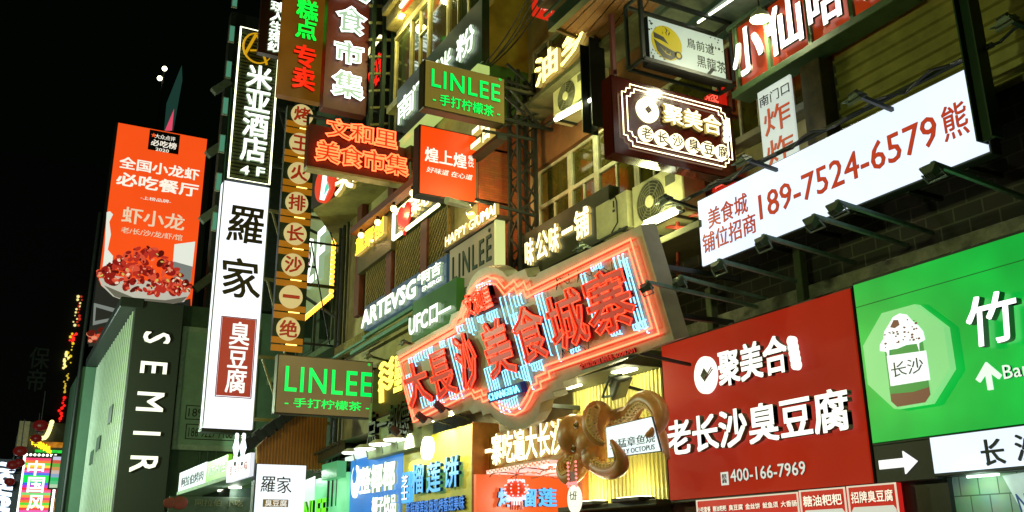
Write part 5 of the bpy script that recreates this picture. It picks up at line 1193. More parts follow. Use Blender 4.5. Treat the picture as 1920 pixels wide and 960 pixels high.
# open shop bay: orange end wall with blue characters, pink lit ceiling
t = Thing('shop_sign', 'orange end wall with blue edged characters behind the beaded red lantern', 'sign', PERP(18.3), px=(893, 889))
u1 = t.p(1110, 889)[0]; bm = bmesh.new(); bm_box(bm, 0, u1, -3.2, 0, -.12, 0); t.add('wall', bm, paint('orange_board', (214, 112, 26), .5, var=.12))
for ch, l, r in (('烤', 930, 958), ('榴', 965, 1000), ('莲', 1005, 1038)):
    a = t.p(l, 916); b = t.p(r, 950); t.add('character', text_bm(ch, a[0], b[0], b[1], a[1], .05, .12, bold=.05), glow('sky_blue_letter', (80, 180, 250), 1.1))
zc = t.v0
lamp(t, (1.3, -.5, 1.2), 60, (1, .8, .6), .3)
t2 = world_thing('lit_ceiling', 'pink-white lit shop ceiling with strings of small bulbs above the orange end wall', 'ceiling', (9.6, 17.5, 3.0))
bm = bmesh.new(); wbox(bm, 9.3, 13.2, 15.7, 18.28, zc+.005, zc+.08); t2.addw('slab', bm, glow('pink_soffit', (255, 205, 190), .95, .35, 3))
bm = bmesh.new()
for k in range(6): bm_tube(bm, [(9.4+.5*k+.12*math.sin(i), 15.8+2.4*i/12, zc-.03-.04*math.sin(i*1.1+k)) for i in range(13)], .012, 5)
t2.addw('garland_wire', bm, paint('orange_wire', (170, 90, 40), .5))
bm = bmesh.new()
for k in range(30): bm_ball(bm, (9.3, 15.7+2.5*k/29, zc+.03+.03*(k % 2)), .022, u=8, v=6)
for k in range(40): bm_ball(bm, (9.4+random.uniform(0, 2.6), random.uniform(15.8, 18.2), zc-.03), .025, u=8, v=6)
t2.addw('small_bulb', bm, glow('red_bulb', (255, 90, 60), 2.5))
lamp(t2, t2.loc(Vector((10.3, 16.9, zc-.25))), 22, (1, .75, .6), .4)
bm = bmesh.new(); u_ = WALL(10.0).at(1088, 900)[0]; wbox(bm, 10.0, 10.14, -u_-.1, -u_+.1, 0, zc+.6, .02); t2.addw('orange_post', bm, paint('orange_post', (206, 96, 40), .5))
# round white lit sign
t = Thing('round_sign', 'small round white lit sign hanging on a beaded red cord under the octopus', 'sign', WALL(9.2), px=(1075, 936))
bm = bmesh.new(); bm_prism(bm, circ(0, 0, .2, .24, 32), -.06, 0); t.add('disc', bm, glow('round_white', (250, 250, 225), 1.1))
t.add('lettering', text_bm('七仔', -.12, .12, -.02, .14, 0, .01, bold=0), paint('grey_green_ink', (90, 96, 50), .5, bump=0))
bm = bmesh.new()
for s_ in (-1, 1):
    for k in range(7): bm_ball(bm, (s_*.13, .22+k*.07, .01), .022, u=8, v=6)
for k in range(5): bm_ball(bm, (-.13+k*.065, .27, .02), .03, u=8, v=6)
t.add('bead', bm, glow('rose_bead', (255, 120, 120), 2)); bm = bmesh.new(); bm_box(bm, -.1, .1, .3, .48, -.02, 0); t.add('red_tag', bm, paint('tag_red', (130, 30, 20), .5))
# beaded lantern
c = onY(968, 917, 17.2)
t = world_thing('lantern', 'red beaded lit lantern with a hanging fringe in front of the orange panel', 'lantern', c)
bm = bmesh.new(); bm_ball(bm, (0, 0, 0), .24, .24, .17, u=16, v=10); t.root.matrix_world = Matrix.Translation(c); t.Mi = t.root.matrix_world.inverted()
t.add('body', bm, glow('lantern_red', (226, 60, 24), 1.0, .4, 6))
bm = bmesh.new()
for k in range(10):
    a = k*2*math.pi/10
    for j in range(-3, 4):
        e = j*.42; bm_ball(bm, (.25*math.cos(e)*math.cos(a), .25*math.cos(e)*math.sin(a), .18*math.sin(e)), .017, u=6, v=5)
for k in range(16):
    a = k*math.pi/8; bm_ball(bm, (.16*math.cos(a), .16*math.sin(a), .17), .02, u=6, v=5); bm_ball(bm, (.17*math.cos(a), .17*math.sin(a), -.19), .022, u=6, v=5)
t.add('bead', bm, glow('pink_bead', (255, 150, 150), 3))
bm = bmesh.new(); bmesh.ops.create_cone(bm, cap_ends=True, segments=16, radius1=.09, radius2=.1, depth=.1, matrix=Matrix.Translation((0, 0, -.26))); t.add('core', bm, glow('core_white', (255, 235, 235), 1.5))
bm = bmesh.new()
for k in range(14): a = k*math.pi/7; bm_tube(bm, [(.12*math.cos(a), .12*math.sin(a), -.24), (.125*math.cos(a), .125*math.sin(a), -.4)], .012, 5)
t.add('fringe', bm, glow('fringe_red', (190, 50, 30), .7)); bm = bmesh.new(); bm_tube(bm, [(0, 0, .17), (0, 0, .36)], .008, 5); t.add('cord', bm, BLACK)

# ============================================================ yellow ribbed wall and the octopus
t = Thing('ribbed_wall', 'pale yellow ribbed wall lit by lamps behind the octopus', 'wall', WALL(10.15), px=(1170, 830))
u0 = t.p(1078, 900)[0]; u1 = t.p(1247, 800)[0]; v0 = t.p(1255, 936)[1]; v1 = t.p(1240, 690)[1]
bm = bmesh.new(); corrugate(bm, u0, u1, v0, v1, .11, .03); t.add('sheet', bm, paint('cream_ribbed', (214, 206, 120), .45, .1, var=.06, bump=0))
bm = bmesh.new(); bm_box(bm, u0-.1, u1+.1, v0-.1, v0-.005, -.2, .35, .01); bm_box(bm, u0, u1, v1+.005, v1+.3, -.3, .8, .01); t.add('ledge', bm, paint('dark_ledge', (56, 60, 40), .6))
bm = bmesh.new(); bm_box(bm, u0, u1, v0-.3, v1+.3, -.3, -.02); t.add('backing', bm, paint('back', (60, 56, 30), .8))
for i, (px, n) in enumerate(((1110, .5), (1215, .5))):
    u = t.p(px, 720)[0]; bm = bmesh.new(); bm_box(bm, u-.25, u+.25, v1-.04, v1, n-.12, n+.12, .01); t.add('downlight', bm, glow('wall_lamp_glow', (255, 255, 200), 5))
    q = lamp(t, (u, v1-.12, n), 42, (1, .96, .55), .2); 
for px in (1130, 1215):
    u = t.p(px, 930)[0]; bm = bmesh.new(); bm_box(bm, u-.42, u+.42, v0-.02, v0+.05, .15, .5, .015); t.add('uplight_box', bm, BLACK)
    bm = bmesh.new(); bm_box(bm, u-.38, u+.38, v0+.05, v0+.07, .2, .4); t.add('uplight_lens', bm, glow('wall_lamp_glow', (255, 255, 200), 5)); lamp(t, (u, v0+.15, .28), 24, (1, .96, .5), .2)
t = Thing('octopus_figure', 'giant brown octopus figure with curling suckered arms, clutching a white sign', 'figure', WALL(9.6), px=(1075, 820))
def pz(px, py, n): return t.loc(onX(px, py, 9.6-n))
def smooth(pts, k=6):
    res = []; n = len(pts)
    for i in range(n-1):
        p0, p1, p2, p3 = pts[max(0, i-1)], pts[i], pts[i+1], pts[min(n-1, i+2)]
        for j in range(k):
            s = j/k; res.append(tuple(.5*((2*b)+(-a+c)*s+(2*a-5*b+4*c-d)*s*s+(-a+3*b-3*c+d)*s**3) for a, b, c, d in zip(p0, p1, p2, p3)))
    res.append(tuple(pts[-1])); return res
arms_px = [  # (px, py, n, r)
 [(1132,790,.15,.16),(1128,776,.32,.19),(1118,774,.46,.21),(1113,794,.54,.21),(1116,814,.54,.16),(1126,829,.52,.08),(1135,832,.5,.03)],
 [(1110,815,-.1,.2),(1134,796,0,.18),(1158,784,.05,.17),(1180,776,.1,.16),(1196,756,.14,.15),(1213,748,.18,.15),(1232,760,.22,.15),(1240,783,.3,.13),(1232,803,.44,.1),(1220,813,.58,.06),(1211,820,.66,.025)],
 [(1106,824,0,.22),(1113,850,.05,.2),(1122,874,.15,.16),(1142,884,.3,.14),(1162,878,.5,.13),(1166,862,.6,.11),(1158,844,.66,.075),(1150,830,.68,.045),(1146,823,.68,.02)],
 [(1100,840,0,.2),(1092,864,.1,.17),(1080,888,.2,.15),(1064,896,.25,.13),(1054,882,.25,.12),(1056,866,.2,.1),(1066,862,.18,.07)],
 [(1094,838,.0,.2),(1074,856,.1,.15),(1062,868,.1,.13),(1066,890,.05,.1),(1078,902,0,.08)],
 [(1176,790,-.2,.15),(1215,800,-.1,.12),(1238,812,0,.1),(1247,838,.05,.07),(1254,862,.05,.03)]]
bm = bmesh.new(); hc = pz(1074, 815, .2)
rot = Matrix.Rotation(math.radians(-14), 3, 'Z')
bm_ball(bm, hc, .32, .38, .28, rot, 28, 20)
bm_ball(bm, pz(1108, 828, .08), .34, .36, .27, None, 24, 16); bm_ball(bm, pz(1114, 858, .12), .26, .26, .22, None, 24, 16)
chains = []
for A_ in arms_px:
    c = smooth([(*pz(a[0], a[1], a[2]), a[3]) for a in A_], 7); chains.append(c)
    bm_tube(bm, [q[:3] for q in c], [q[3] for q in c], 14)
tmp = mesh_obj('octopus_tmp', bm, BLACK); md = tmp.modifiers.new('r', 'REMESH'); md.mode = 'VOXEL'; md.voxel_size = .022
m2 = tmp.modifiers.new('s', 'SMOOTH'); m2.iterations = 6; m2.factor = .5
dg = bpy.context.evaluated_depsgraph_get(); me = bpy.data.meshes.new_from_object(tmp.evaluated_get(dg)); bpy.data.objects.remove(tmp)
bm = bmesh.new(); bm.from_mesh(me)
t.add('body', bm, paint('octopus_brown', (186, 126, 68), .4, var=.3, scale=3, bump=.04), smooth=True)
bm = bmesh.new()
for c in chains:
    for i in range(3, len(c)-1, 2):
        p = Vector(c[i][:3]); r = c[i][3]; tg = (Vector(c[i+1][:3])-p).normalized(); inn = tg.cross(Vector((0, 0, 1)))
        if inn.length < .1: continue
        inn.normalize()
        cen = sum((Vector(q[:3]) for q in c[len(c)//3:]), Vector())/len(c[len(c)//3:])
        if (cen-p).dot(inn) < 0: inn = -inn
        for s_ in (-.5, .35):
            d = (inn*.75+Vector((0, 0, .75+s_*.5))+tg*s_*.2).normalized(); q = p+d*r*1.04; rr = max(.012, r*.27)
            mt = d.to_track_quat('Z', 'Y').to_matrix().to_4x4(); mt.translation = q
            ring = [(mt @ Vector((rr*math.cos(a), rr*math.sin(a), 0))) for a in [k*math.pi/5 for k in range(10)]]; bm_tube(bm, ring, rr*.4, 6, closed=True)
t.add('sucker', bm, paint('sucker_cream', (228, 190, 128), .35, var=.1), smooth=True)
for px, py in ((1080, 797), (1075, 841)):
    p = pz(px, py, .49); bm = bmesh.new(); bm_ball(bm, p, .045, u=14, v=10); e = t.add('eye', bm, paint('eye_olive', (120, 104, 30), .15), smooth=True)
    bm = bmesh.new(); bm_tube(bm, [p+Vector((.055*math.cos(a), .055*math.sin(a), -.01)) for a in [k*math.pi/8 for k in range(16)]], .018, 6, closed=True); t.add('eyelid', bm, paint('octopus_lid', (120, 70, 34), .4), par=e)
    bm = bmesh.new(); bm_ball(bm, p+Vector((0, 0, .035)), .02, u=10, v=8); t.add('pupil', bm, BLACK, par=e)
t = Thing('held_sign', 'small tilted white sign with thin dark characters held by the octopus', 'sign', WALL(9.05), px=(1186, 825))
pts = [(1136, 802), (1221, 782), (1238, 845), (1140, 858)]
P4 = [t.p(*q) for q in pts]
bm = bmesh.new(); bm_prism(bm, P4, -.05, 0); t.add('face', bm, glow('held_white', (232, 246, 250), 1.05, .05))
bm = bmesh.new()
for a, b in zip(P4, P4[1:]+P4[:1]): bm_bar(bm, (*a, -.02), (*b, -.02), .03)
t.add('frame', bm, paint('frame_brown', (60, 40, 24), .5))
a = t.p(1141, 815); b = t.p(1230, 800); b2 = t.p(1150, 840)
t.add('lettering', text_bm('生猛章鱼烧', a[0]+.02, b[0]-.04, b2[1]-.02, a[1]-.1, 0, .008, bold=0), paint('teal_ink', (60, 90, 84), .5, bump=0))
t.add('lettering', text_bm('LIVELY OCTOPUS', a[0]+.18, b[0]-.06, b2[1]-.13, b2[1]-.05, 0, .008, bold=0), paint('teal_ink', (60, 90, 84), .5, bump=0))

# ============================================================ lattice mast, cables, air conditioners, floodlights
c0 = onY(975, 470, 17.6); c1 = onY(975, 132, 17.6)
t = world_thing('lattice_mast', 'black lattice mast in front of the brown tiled end wall, carrying the sign brackets', 'mast', (c0.x, 17.6, c0.z))
bm = bmesh.new(); w = .44
for dx, dy in ((0, 0), (w, 0), (0, w), (w, w)): wbox(bm, c0.x+dx-.04, c0.x+dx+.04, 17.6+dy-.04, 17.6+dy+.04, c0.z-2, c1.z)
z = c0.z-1.8; k = 0
while z < c1.z-.4:
    for (a, b) in (((0, 0), (w, 0)), ((0, w), (w, w)), ((0, 0), (0, w)), ((w, 0), (w, w))):
        s_ = .42 if k % 2 else 0
        bm_bar(bm, (c0.x+a[0], 17.6+a[1], z+s_), (c0.x+b[0], 17.6+b[1], z+.42-s_), .04)
    z += .45; k += 1
t.addw('mast', bm, DARK)
bm = bmesh.new()
for a, b in (((946, 150), (1000, 168)), ((940, 238), (1118, 172)), ((905, 245), (1000, 262)), ((1000, 205), (1110, 182)), ((950, 120), (985, 150)), ((890, 375), (1005, 405)), ((930, 165), (985, 215))):
    bm_bar(bm, onY(*a, 17.4), onY(*b, 17.2), .055)
t.addw('cross_arm', bm, DARK)
for px, col in ((985, (120, 70, 30)), (1004, (130, 70, 30))): pass
bm = bmesh.new()
for i, (a, b) in enumerate((((1018, -10), (905, 132)), ((1006, -10), (900, 140)), ((1030, -10), (915, 128)), ((995, -12), (893, 136)))):
    p = onY(*a, 15.8); q = onY(*b, 18.2); bm_tube(bm, [p.lerp(q, k/10)-Vector((0, 0, .18*math.sin(math.pi*k/10))) for k in range(11)], .018, 6)
single('cables', 'four black cables sagging across the yellow and green end wall', 'cable', bm, BLACK)
def ac(label, tl, br, X, fan=True, grp='outdoor air conditioners'):
    t = Thing('air_conditioner', label, 'air conditioner', WALL(X), px=tl, group=grp)
    x0, x1, y0, y1 = t.rect(tl, br); h = .62; 
    bm = bmesh.new(); bm_box(bm, 0, x1, -h*1.0 if 0 else y0, 0, -.5, 0, .02); t.add('case', bm, paint('ac_cream', (196, 190, 150), .5, var=.15))
    r = min(x1, -y0)*.42; cx, cy = x1*.38, y0*.5
    if fan:
        bm = bmesh.new()
        for k in range(7): bm_tube(bm, [(cx+r*(k+1)/7*math.cos(a), cy+r*(k+1)/7*math.sin(a), .02) for a in [j*math.pi/12 for j in range(24)]], .008, 5, closed=True)
        for k in range(8): a = k*math.pi/4; bm_bar(bm, (cx, cy, .02), (cx+r*math.cos(a), cy+r*math.sin(a), .02), .012)
        g = t.add('fan_grille', bm, paint('grille_grey', (110, 108, 84), .5))
        bm = bmesh.new(); bm_prism(bm, circ(cx, cy, r*1.02, n=32), .0, .008); t.add('fan_well', bm, paint('fan_dark', (50, 48, 36), .6), par=g)
        bm = bmesh.new(); bm_prism(bm, circ(cx, cy, r*.28, n=20), .02, .05); t.add('fan_hub', bm, paint('ac_cream', (196, 190, 150), .5), par=g)
        bm = bmesh.new(); bm_box(bm, x1*.68, x1*.86, y0*.35, y0*.15, 0, .006); t.add('label_plate', bm, paint('label_grey', (90, 90, 74), .5))
    else:
        bm = bmesh.new(); q = [(x1*.5, y0*.04), (x1*.66, y0*.04), (x1*.7, y0*.2), (x1*.7, y0*.75), (x1*.5, y0*.95)]; bm_tube(bm, [(*p, .01) for p in q], .012, 6); t.add('side_cable', bm, BLACK)
        bm = bmesh.new(); bm_box(bm, x1*.58, x1*.61, y0*.3, y0*.12, 0, .01); bm_box(bm, x1*.56, x1*.62, y0*.42, y0*.36, 0, .01); t.add('valve', bm, BLACK)
    bm = bmesh.new(); bm_bar(bm, (x1*.15, y0-.02, -.5), (x1*.15, y0-.02, .1), .05); bm_bar(bm, (x1*.85, y0-.02, -.5), (x1*.85, y0-.02, .1), .05); bm_bar(bm, (-.1, y0-.05, .1), (x1+.1, y0-.05, .1), .04); t.add('rack', bm, DARK)
ac('cream air conditioner with a big round fan grille on the ledge under the window row', (1184, 352), (1284, 395), 9.85)
ac('plain-sided cream air conditioner on the ledge under the window row', (1116, 388), (1178, 425), 9.85, False)
ac('small cream air conditioner with a dark fan on the ledge by the yellow lit letters', (1036, 170), (1108, 178), 9.95)
# tube fixtures under the ledges
def tube(label, a, b, X):
    p = onX(*a, X); q = onX(*b, X); bm = bmesh.new(); bm_tube(bm, [p, q], .05, 8)
    t = world_thing('tube_light', label, 'lamp', p); t.addw('tube', bm, TUBE)
    bm = bmesh.new(); bm_bar(bm, p+Vector((.06, 0, .08)), q+Vector((.06, 0, .08)), .12, .06); t.addw('housing', bm, WHITEP)
    n = 3
    for i in range(n): lamp(t, t.loc(p.lerp(q, (i+.5)/n)+Vector((-.25, 0, -.1))), 36, (.95, 1, .42), .12)
tube('lit tube lamp below the small upper air conditioner', (1042, 224), (1112, 186), 9.7)
tube('lit tube lamp below the round-fan air conditioner, beside the neon sign corner', (1207, 425), (1268, 397), 9.6)
tube('slim lit tube lamp under the beige end of the brown coin-emblem sign', (1286, 300), (1346, 318), 9.9) if 0 else None
# warm bulbs in a row under the overhang
e0 = None
for i, (px, py) in enumerate(((677, 441), (708, 417), (738, 391), (774, 362))):
    c = onX(px, py, 8.6)
    if e0 is None:
        tb = world_thing('eave_bulb', 'small warm eave bulb at the left end above the amber characters', 'lamp', c, 'warm eave bulbs'); tb.root.matrix_world = Matrix.Translation(c); tb.Mi = tb.root.matrix_world.inverted()
        bm = bmesh.new(); bm_ball(bm, (0, 0, 0), .09, u=12, v=8); tb.add('bulb', bm, glow('warm_bulb', (255, 205, 120), 6)); bm = bmesh.new(); bm_tube(bm, [(0, 0, .05), (0, 0, .18)], .05, 8); tb.add('socket', bm, BLACK)
        e0 = tb.root; lamp(e0, (0, 0, -.12), 16, (1, .62, .25), .06)
    else:
        r = e0.copy(); COL.objects.link(r); r.matrix_world = Matrix.Translation(c); r['label'] = ['', 'small warm eave bulb over the right of the amber characters', 'small warm eave bulb over the left corner of the heart sign', 'small warm eave bulb highest on the rail, beside the orange-red sign'][i]
        for k in list(e0.children):
            q = k.copy(); COL.objects.link(q); q.parent = r
a = onX(660, 452, 8.65); b = onX(800, 340, 8.65); bm = bmesh.new(); bm_bar(bm, a+Vector((.05, 0, .28)), b+Vector((.05, 0, .28)), .25, .2)
single('eave_rail', 'red-brown rail that carries the small warm bulbs', 'rail', bm, paint('red_brown_rail', (112, 58, 24), .5))
# floodlights
FLG = 'unlit floodlights on steel arms'
FL = Thing('floodlight', 'x', 'floodlight', WALL(9), px=(1345, 500), group=FLG)
bm = bmesh.new(); lo = [(-.2, -.13), (.2, -.13), (.2, .13), (-.2, .13)]; hi = [(-.1, -.07), (.1, -.07), (.1, .07), (-.1, .07)]
A_ = [bm.verts.new((x, y, .06)) for x, y in lo]; B_ = [bm.verts.new((x, y, -.1)) for x, y in hi]; C_ = [bm.verts.new((x, y, .1)) for x, y in lo]
bm.faces.new(B_[::-1]); bm.faces.new(C_)
for k in range(4): l = (k+1) % 4; bm.faces.new((B_[k], B_[l], A_[l], A_[k])); bm.faces.new((A_[k], A_[l], C_[l], C_[k]))
for k in range(5): bm_box(bm, -.09+k*.045-.006, -.09+k*.045+.006, -.08, .08, -.14, -.07)
FL.add('housing', bm, paint('flood_grey', (84, 92, 80), .5, .2))
bm = bmesh.new(); bm_box(bm, -.18, .18, -.11, .11, .1, .106); FL.add('lens', bm, glassy('flood_lens', (130, 160, 160), .15))
bm = bmesh.new(); bm_bar(bm, (-.22, 0, .0), (-.22, .22, -.04), .02, .035); bm_bar(bm, (.22, 0, 0), (.22, .22, -.04), .02, .035); bm_bar(bm, (-.23, .22, -.04), (.23, .22, -.04), .035, .02); FL.add('bracket', bm, STEEL)
FK = list(FL.root.children)
flb = [
 ('unlit floodlight under the lower left corner of the white billboard', 1345, 500, 8.75, 'up'),
 ('unlit floodlight under the white billboard, second from its left corner', 1428, 455, 8.75, 'up'),
 ('flat unlit floodlight under the middle of the white billboard, left of its twin', 1522, 418, 8.75, 'upf'),
 ('unlit floodlight under the middle of the white billboard, right of its twin', 1566, 392, 8.75, 'upf'),
 ('unlit floodlight under the right end of the white billboard', 1745, 322, 8.75, 'upf'),
 ('unlit floodlight between the neon sign and the white billboard', 1272, 530, 8.75, 'up'),
 ('unlit floodlight on an arm across the right edge of the neon sign', 1210, 540, 8.2, 'up'),
 ('unlit floodlight in front of the corrugated wall above the white billboard', 1604, 182, 9.0, 'dn'),
 ('unlit floodlight over the lower right corner of the brown coin-emblem sign', 1393, 300, 9.0, 'dn'),
 ('unlit floodlight in front of the round-fan air conditioner', 1247, 374, 9.2, 'dn'),
 ('big dark unlit floodlight in the top right corner', 1885, 40, 8.6, 'dn'),
 ('unlit floodlight over the lit letters below the plain air conditioner', 1090, 463, 8.9, 'dn'),
 ('unlit floodlight over the lower beige lightbox', 692, 668, 8.4, 'dn'),
 ('unlit floodlight at the left top corner of the neon sign', 757, 642, 8.2, 'dn'),
 ('pale unlit floodlight under the right bottom edge of the neon sign', 1188, 662, 8.9, 'dn'),
 ('square black unlit floodlight at the top of the yellow ribbed wall', 1160, 722, 9.5, 'dn2')]
for i, (lb, px, py, X, mode) in enumerate(flb):
    if i == 0: r = FL.root; ks = FK
    else:
        r = FL.root.copy(); COL.objects.link(r); ks = []
        for k in FK: q = k.copy(); COL.objects.link(q); q.parent = r; ks.append(q)
    r['label'] = lb; w = onX(px, py, X); sc_ = X/10*(.62 if mode != 'dn2' else 1.2)
    d = {'up': Vector((.85, .1, .7)), 'upf': Vector((.5, .05, .95)), 'dn': Vector((.55, -.1, -.9)), 'dn2': Vector((.2, -.5, -.6))}[mode].normalized()
    z_ = d; x_ = Vector((0, -1, 0)); y_ = z_.cross(x_).normalized(); x_ = y_.cross(z_)
    M = Matrix((x_, y_, z_)).transposed().to_4x4(); M.translation = w; M = M @ Matrix.Diagonal((sc_, sc_, sc_, 1)); r.matrix_world = M
    Xt = {0: 10.5, 6: 10.5}.get(i, 10.45)
    if px < 800: Xt = 9.2
    bm = bmesh.new(); up = .18 if mode.startswith('up') else .1
    bm_bar(bm, w+Vector((-.02, -.05, up-.1)), Vector((Xt, w.y-.05, w.z+up-.25)), .05)
    bm.transform(M.inverted()); ar = mesh_obj('arm', bm, paint('arm_teal', (110, 136, 124), .45, .3) if mode.startswith('up') else DARK, r)
# pendant lamp
c = onY(1425, 34, 9.6)
t = world_thing('pendant_lamp', 'lit round pendant lamp in front of the red-orange sign row', 'lamp', c); t.root.matrix_world = Matrix.Translation(c); t.Mi = t.root.matrix_world.inverted()
bm = bmesh.new(); prof = [(.02, .2), (.05, .14), (.14, .06), (.155, -.02)]; sg2 = 24
rg = [[bm.verts.new((r*math.cos(k*2*math.pi/sg2), r*math.sin(k*2*math.pi/sg2), z)) for k in range(sg2)] for r, z in prof]
for a, b in zip(rg, rg[1:]):
    for k in range(sg2): l = (k+1) % sg2; bm.faces.new((a[k], a[l], b[l], b[k]))
t.add('shade', bm, paint('lamp_enamel', (190, 190, 160), .3), smooth=True)
bm = bmesh.new(); bm_ball(bm, (0, 0, .02), .06); t.add('bulb', bm, glow('pendant_bulb', (255, 250, 190), 8)); bm = bmesh.new(); bm_tube(bm, [(0, 0, .2), (0, 0, 1.5)], .012, 6); t.add('cord', bm, BLACK)
lamp(t, (0, 0, -.06), 170, (1, .95, .6), .06)
# ============================================================ lamps on poles added out of the frame to light the facade
for i, (y, e) in enumerate(((7, 900), (20, 1500), (36, 4200), (50, 4000))):
    if i == 0:
        t = world_thing('fill_lamp', 'added fill lamp on a pole, out of view opposite the shop fronts', 'fill lamp', (-3, y, 0), 'added fill lamps opposite'); t.root.matrix_world = Matrix.Translation((-3, y, 0)); t.Mi = t.root.matrix_world.inverted()
        bm = bmesh.new(); bm_tube(bm, [(0, 0, 0), (0, 0, 6.6), (.3, 0, 7), (.9, 0, 7.1)], .07, 8); t.add('pole', bm, DARK)
        bm = bmesh.new(); bm_box(bm, .7, 1.4, -.15, .15, 7.05, 7.18, .02); t.add('lamp_head', bm, DARK); l0 = t.root; kk = list(l0.children)
        q = l0
    else:
        q = l0.copy(); COL.objects.link(q); q.location = (-3, y, 0); q['label'] = 'added fill lamp on a pole out of view, %s along the street' % ('', 'second', 'third', 'fourth')[i]
        for k in kk: z = k.copy(); COL.objects.link(z); z.parent = q
    lamp(q, (1.3, 0, 6.9), e, ((.8, 1, .36), (.95, 1, .36), (.75, 1, .55), (.78, 1, .84))[i], .25)

# ============================================================ far end of the street
t = Thing('rainbow_sign', 'small rainbow-striped lit sign with white characters at the lower left corner', 'sign', PERP(75), px=(70, 910))
x0, x1, y0, y1 = t.rect((49, 858), (86, 990))
bm = bmesh.new(); bm_box(bm, x0-.15, x1+.15, y0, y1+.15, -.4, -.02); t.add('case', bm, BLACK)
cl = [(240, 60, 110), (245, 120, 50), (90, 220, 60), (250, 210, 60), (240, 60, 60), (235, 90, 180), (80, 110, 240), (0, 230, 70), (0, 230, 70), (0, 220, 80), (60, 90, 240), (200, 40, 200), (250, 40, 60), (240, 90, 150), (120, 220, 120), (250, 150, 60)]
mm = [glow('stripe%d' % i, c, 1.0, sample=False) for i, c in enumerate(cl)]; n = 28
t.add('stripe_face', shapes_bm([([(x0, y1-(y1-y0)*i/n), (x1, y1-(y1-y0)*i/n), (x1, y1-(y1-y0)*(i+1)/n), (x0, y1-(y1-y0)*(i+1)/n)], .0+.002, i % 16) for i in range(n)]), mm)
for ch, py in (('中', 878), ('国', 909), ('风', 943)):
    c = t.p(67, py); t.add('character', text_bm(ch, c[0]-.5, c[0]+.5, c[1]-.5, c[1]+.5, .01, .1, bold=.03), LED_WN)
bm = bmesh.new()
for i in range(34): f = i/33; bm_ball(bm, (x0-.1, y1+.1-(y1-y0)*f, .1), .1, u=6, v=5); bm_ball(bm, (x1+.2, y1+.1-(y1-y0)*f, .1), .1, u=6, v=5)
for i in range(8): bm_ball(bm, (x0+(x1-x0)*i/7, y1+.2, .1), .1, u=6, v=5)
t.add('edge_bulb', bm, LED_W)
t = Thing('rainbow_sign', 'pastel striped lit panel right of the rainbow sign with characters', 'sign', PERP(73), px=(108, 880))
x0, x1, y0, y1 = t.rect((100, 856), (119, 915)); n = 9
bm = bmesh.new(); bm_box(bm, x0-.1, x1+.1, y0-.1, y1+.1, -.3, -.02); t.add('case', bm, BLACK)
t.add('stripe_face', shapes_bm([([(x0, y1-(y1-y0)*i/n), (x1, y1-(y1-y0)*i/n), (x1, y1-(y1-y0)*(i+1)/n), (x0, y1-(y1-y0)*(i+1)/n)], .002, i) for i in range(n)]), [glow('pastel%d' % i, c, .75, sample=False) for i, c in enumerate(((220, 220, 250), (230, 90, 60), (110, 190, 60), (230, 160, 90), (220, 200, 190), (150, 180, 220), (0, 210, 110), (90, 210, 140), (200, 230, 190)))])
t = Thing('vertical_sign', 'blue-white glowing vertical script sign at the bottom left corner', 'sign', PERP(70), px=(10, 925))
t.add('lettering', text_bm('nouerish', *t.rect((2, 868), (22, 1010)), 0, .2, rot=True, bold=.06, shear=.2), glow('blue_white_letter', (215, 235, 255), 2.4))
t.box('panel', (-8, 860), (26, 992), -.3, -.02, paint('navy_panel', (24, 40, 70), .5))
# lanterns
lf = None
for i, (px, py, s) in enumerate(((38, 846, 1), (24, 872, .9), (36, 868, .8), (18, 903, .75), (76, 798, 1.1), (68, 822, .8))):
    c = onY(px, py, 68); 
    if lf is None:
        t = world_thing('red_lantern', 'dim red round lantern level with the wavy yellow neon, left of it', 'lantern', c, 'dim red lanterns'); t.root.matrix_world = Matrix.Translation(c); t.Mi = t.root.matrix_world.inverted()
        bm = bmesh.new(); bm_ball(bm, (0, 0, 0), .42, .42, .32, u=16, v=10); t.add('body', bm, glow('lantern_dim_red', (96, 20, 16), .55)); bm = bmesh.new(); bm_tube(bm, [(0, 0, -.34), (0, 0, -.42)], .2, 8); bm_tube(bm, [(0, 0, .34), (0, 0, 2)], .03, 5); t.add('cap', bm, BLACK); lf = t.root
    else:
        r = lf.copy(); COL.objects.link(r); r.matrix_world = Matrix.Translation(c) @ Matrix.Diagonal((s, s, s, 1)); r['label'] = ['', 'dim red lantern at the upper left corner of the rainbow sign, outer one', 'dim red lantern touching the upper left corner of the rainbow sign', 'smallest dim red lantern, lowest one beside the blue-white script sign', 'dim red lantern highest above the rainbow sign', 'dim red lantern just above the wavy yellow neon'][i]
        for k in list(lf.children): q = k.copy(); COL.objects.link(q); q.parent = r
# ornamental shop top with glowing curls
t = Thing('lit_shop_top', 'distant shop top with yellow wavy neon, green fringe and red bands', 'shop front', PERP(76), px=(90, 830))
t.box('body', (44, 790), (122, 852), -3, 0, paint('far_shop', (70, 70, 50), .7))
bm = bmesh.new(); a = t.p(58, 826); b = t.p(95, 845)
bm_tube(bm, [(a[0]+(b[0]-a[0])*k/40, a[1]+(b[1]-a[1])*k/40+.25*math.sin(k*1.1), .15) for k in range(41)], .06, 5); t.add('wavy_neon', bm, glow('yellow_wave', (255, 200, 30), 2.5))
t.box('amber_band', (72, 828), (121, 840), 0, .1, glow('amber_band', (180, 110, 10), .7, .6, 3)); t.box('green_fringe', (66, 843), (121, 850), 0, .12, glow('green_fringe', (30, 210, 60), .9, .6, 3))
bm = bmesh.new(); a = t.p(80, 822); b = t.p(97, 792)
for k in range(9): f = k/8; bm_ball(bm, (a[0]+(b[0]-a[0])*f**.6, a[1]+(b[1]-a[1])*f**1.6, .2), .16, u=8, v=6)
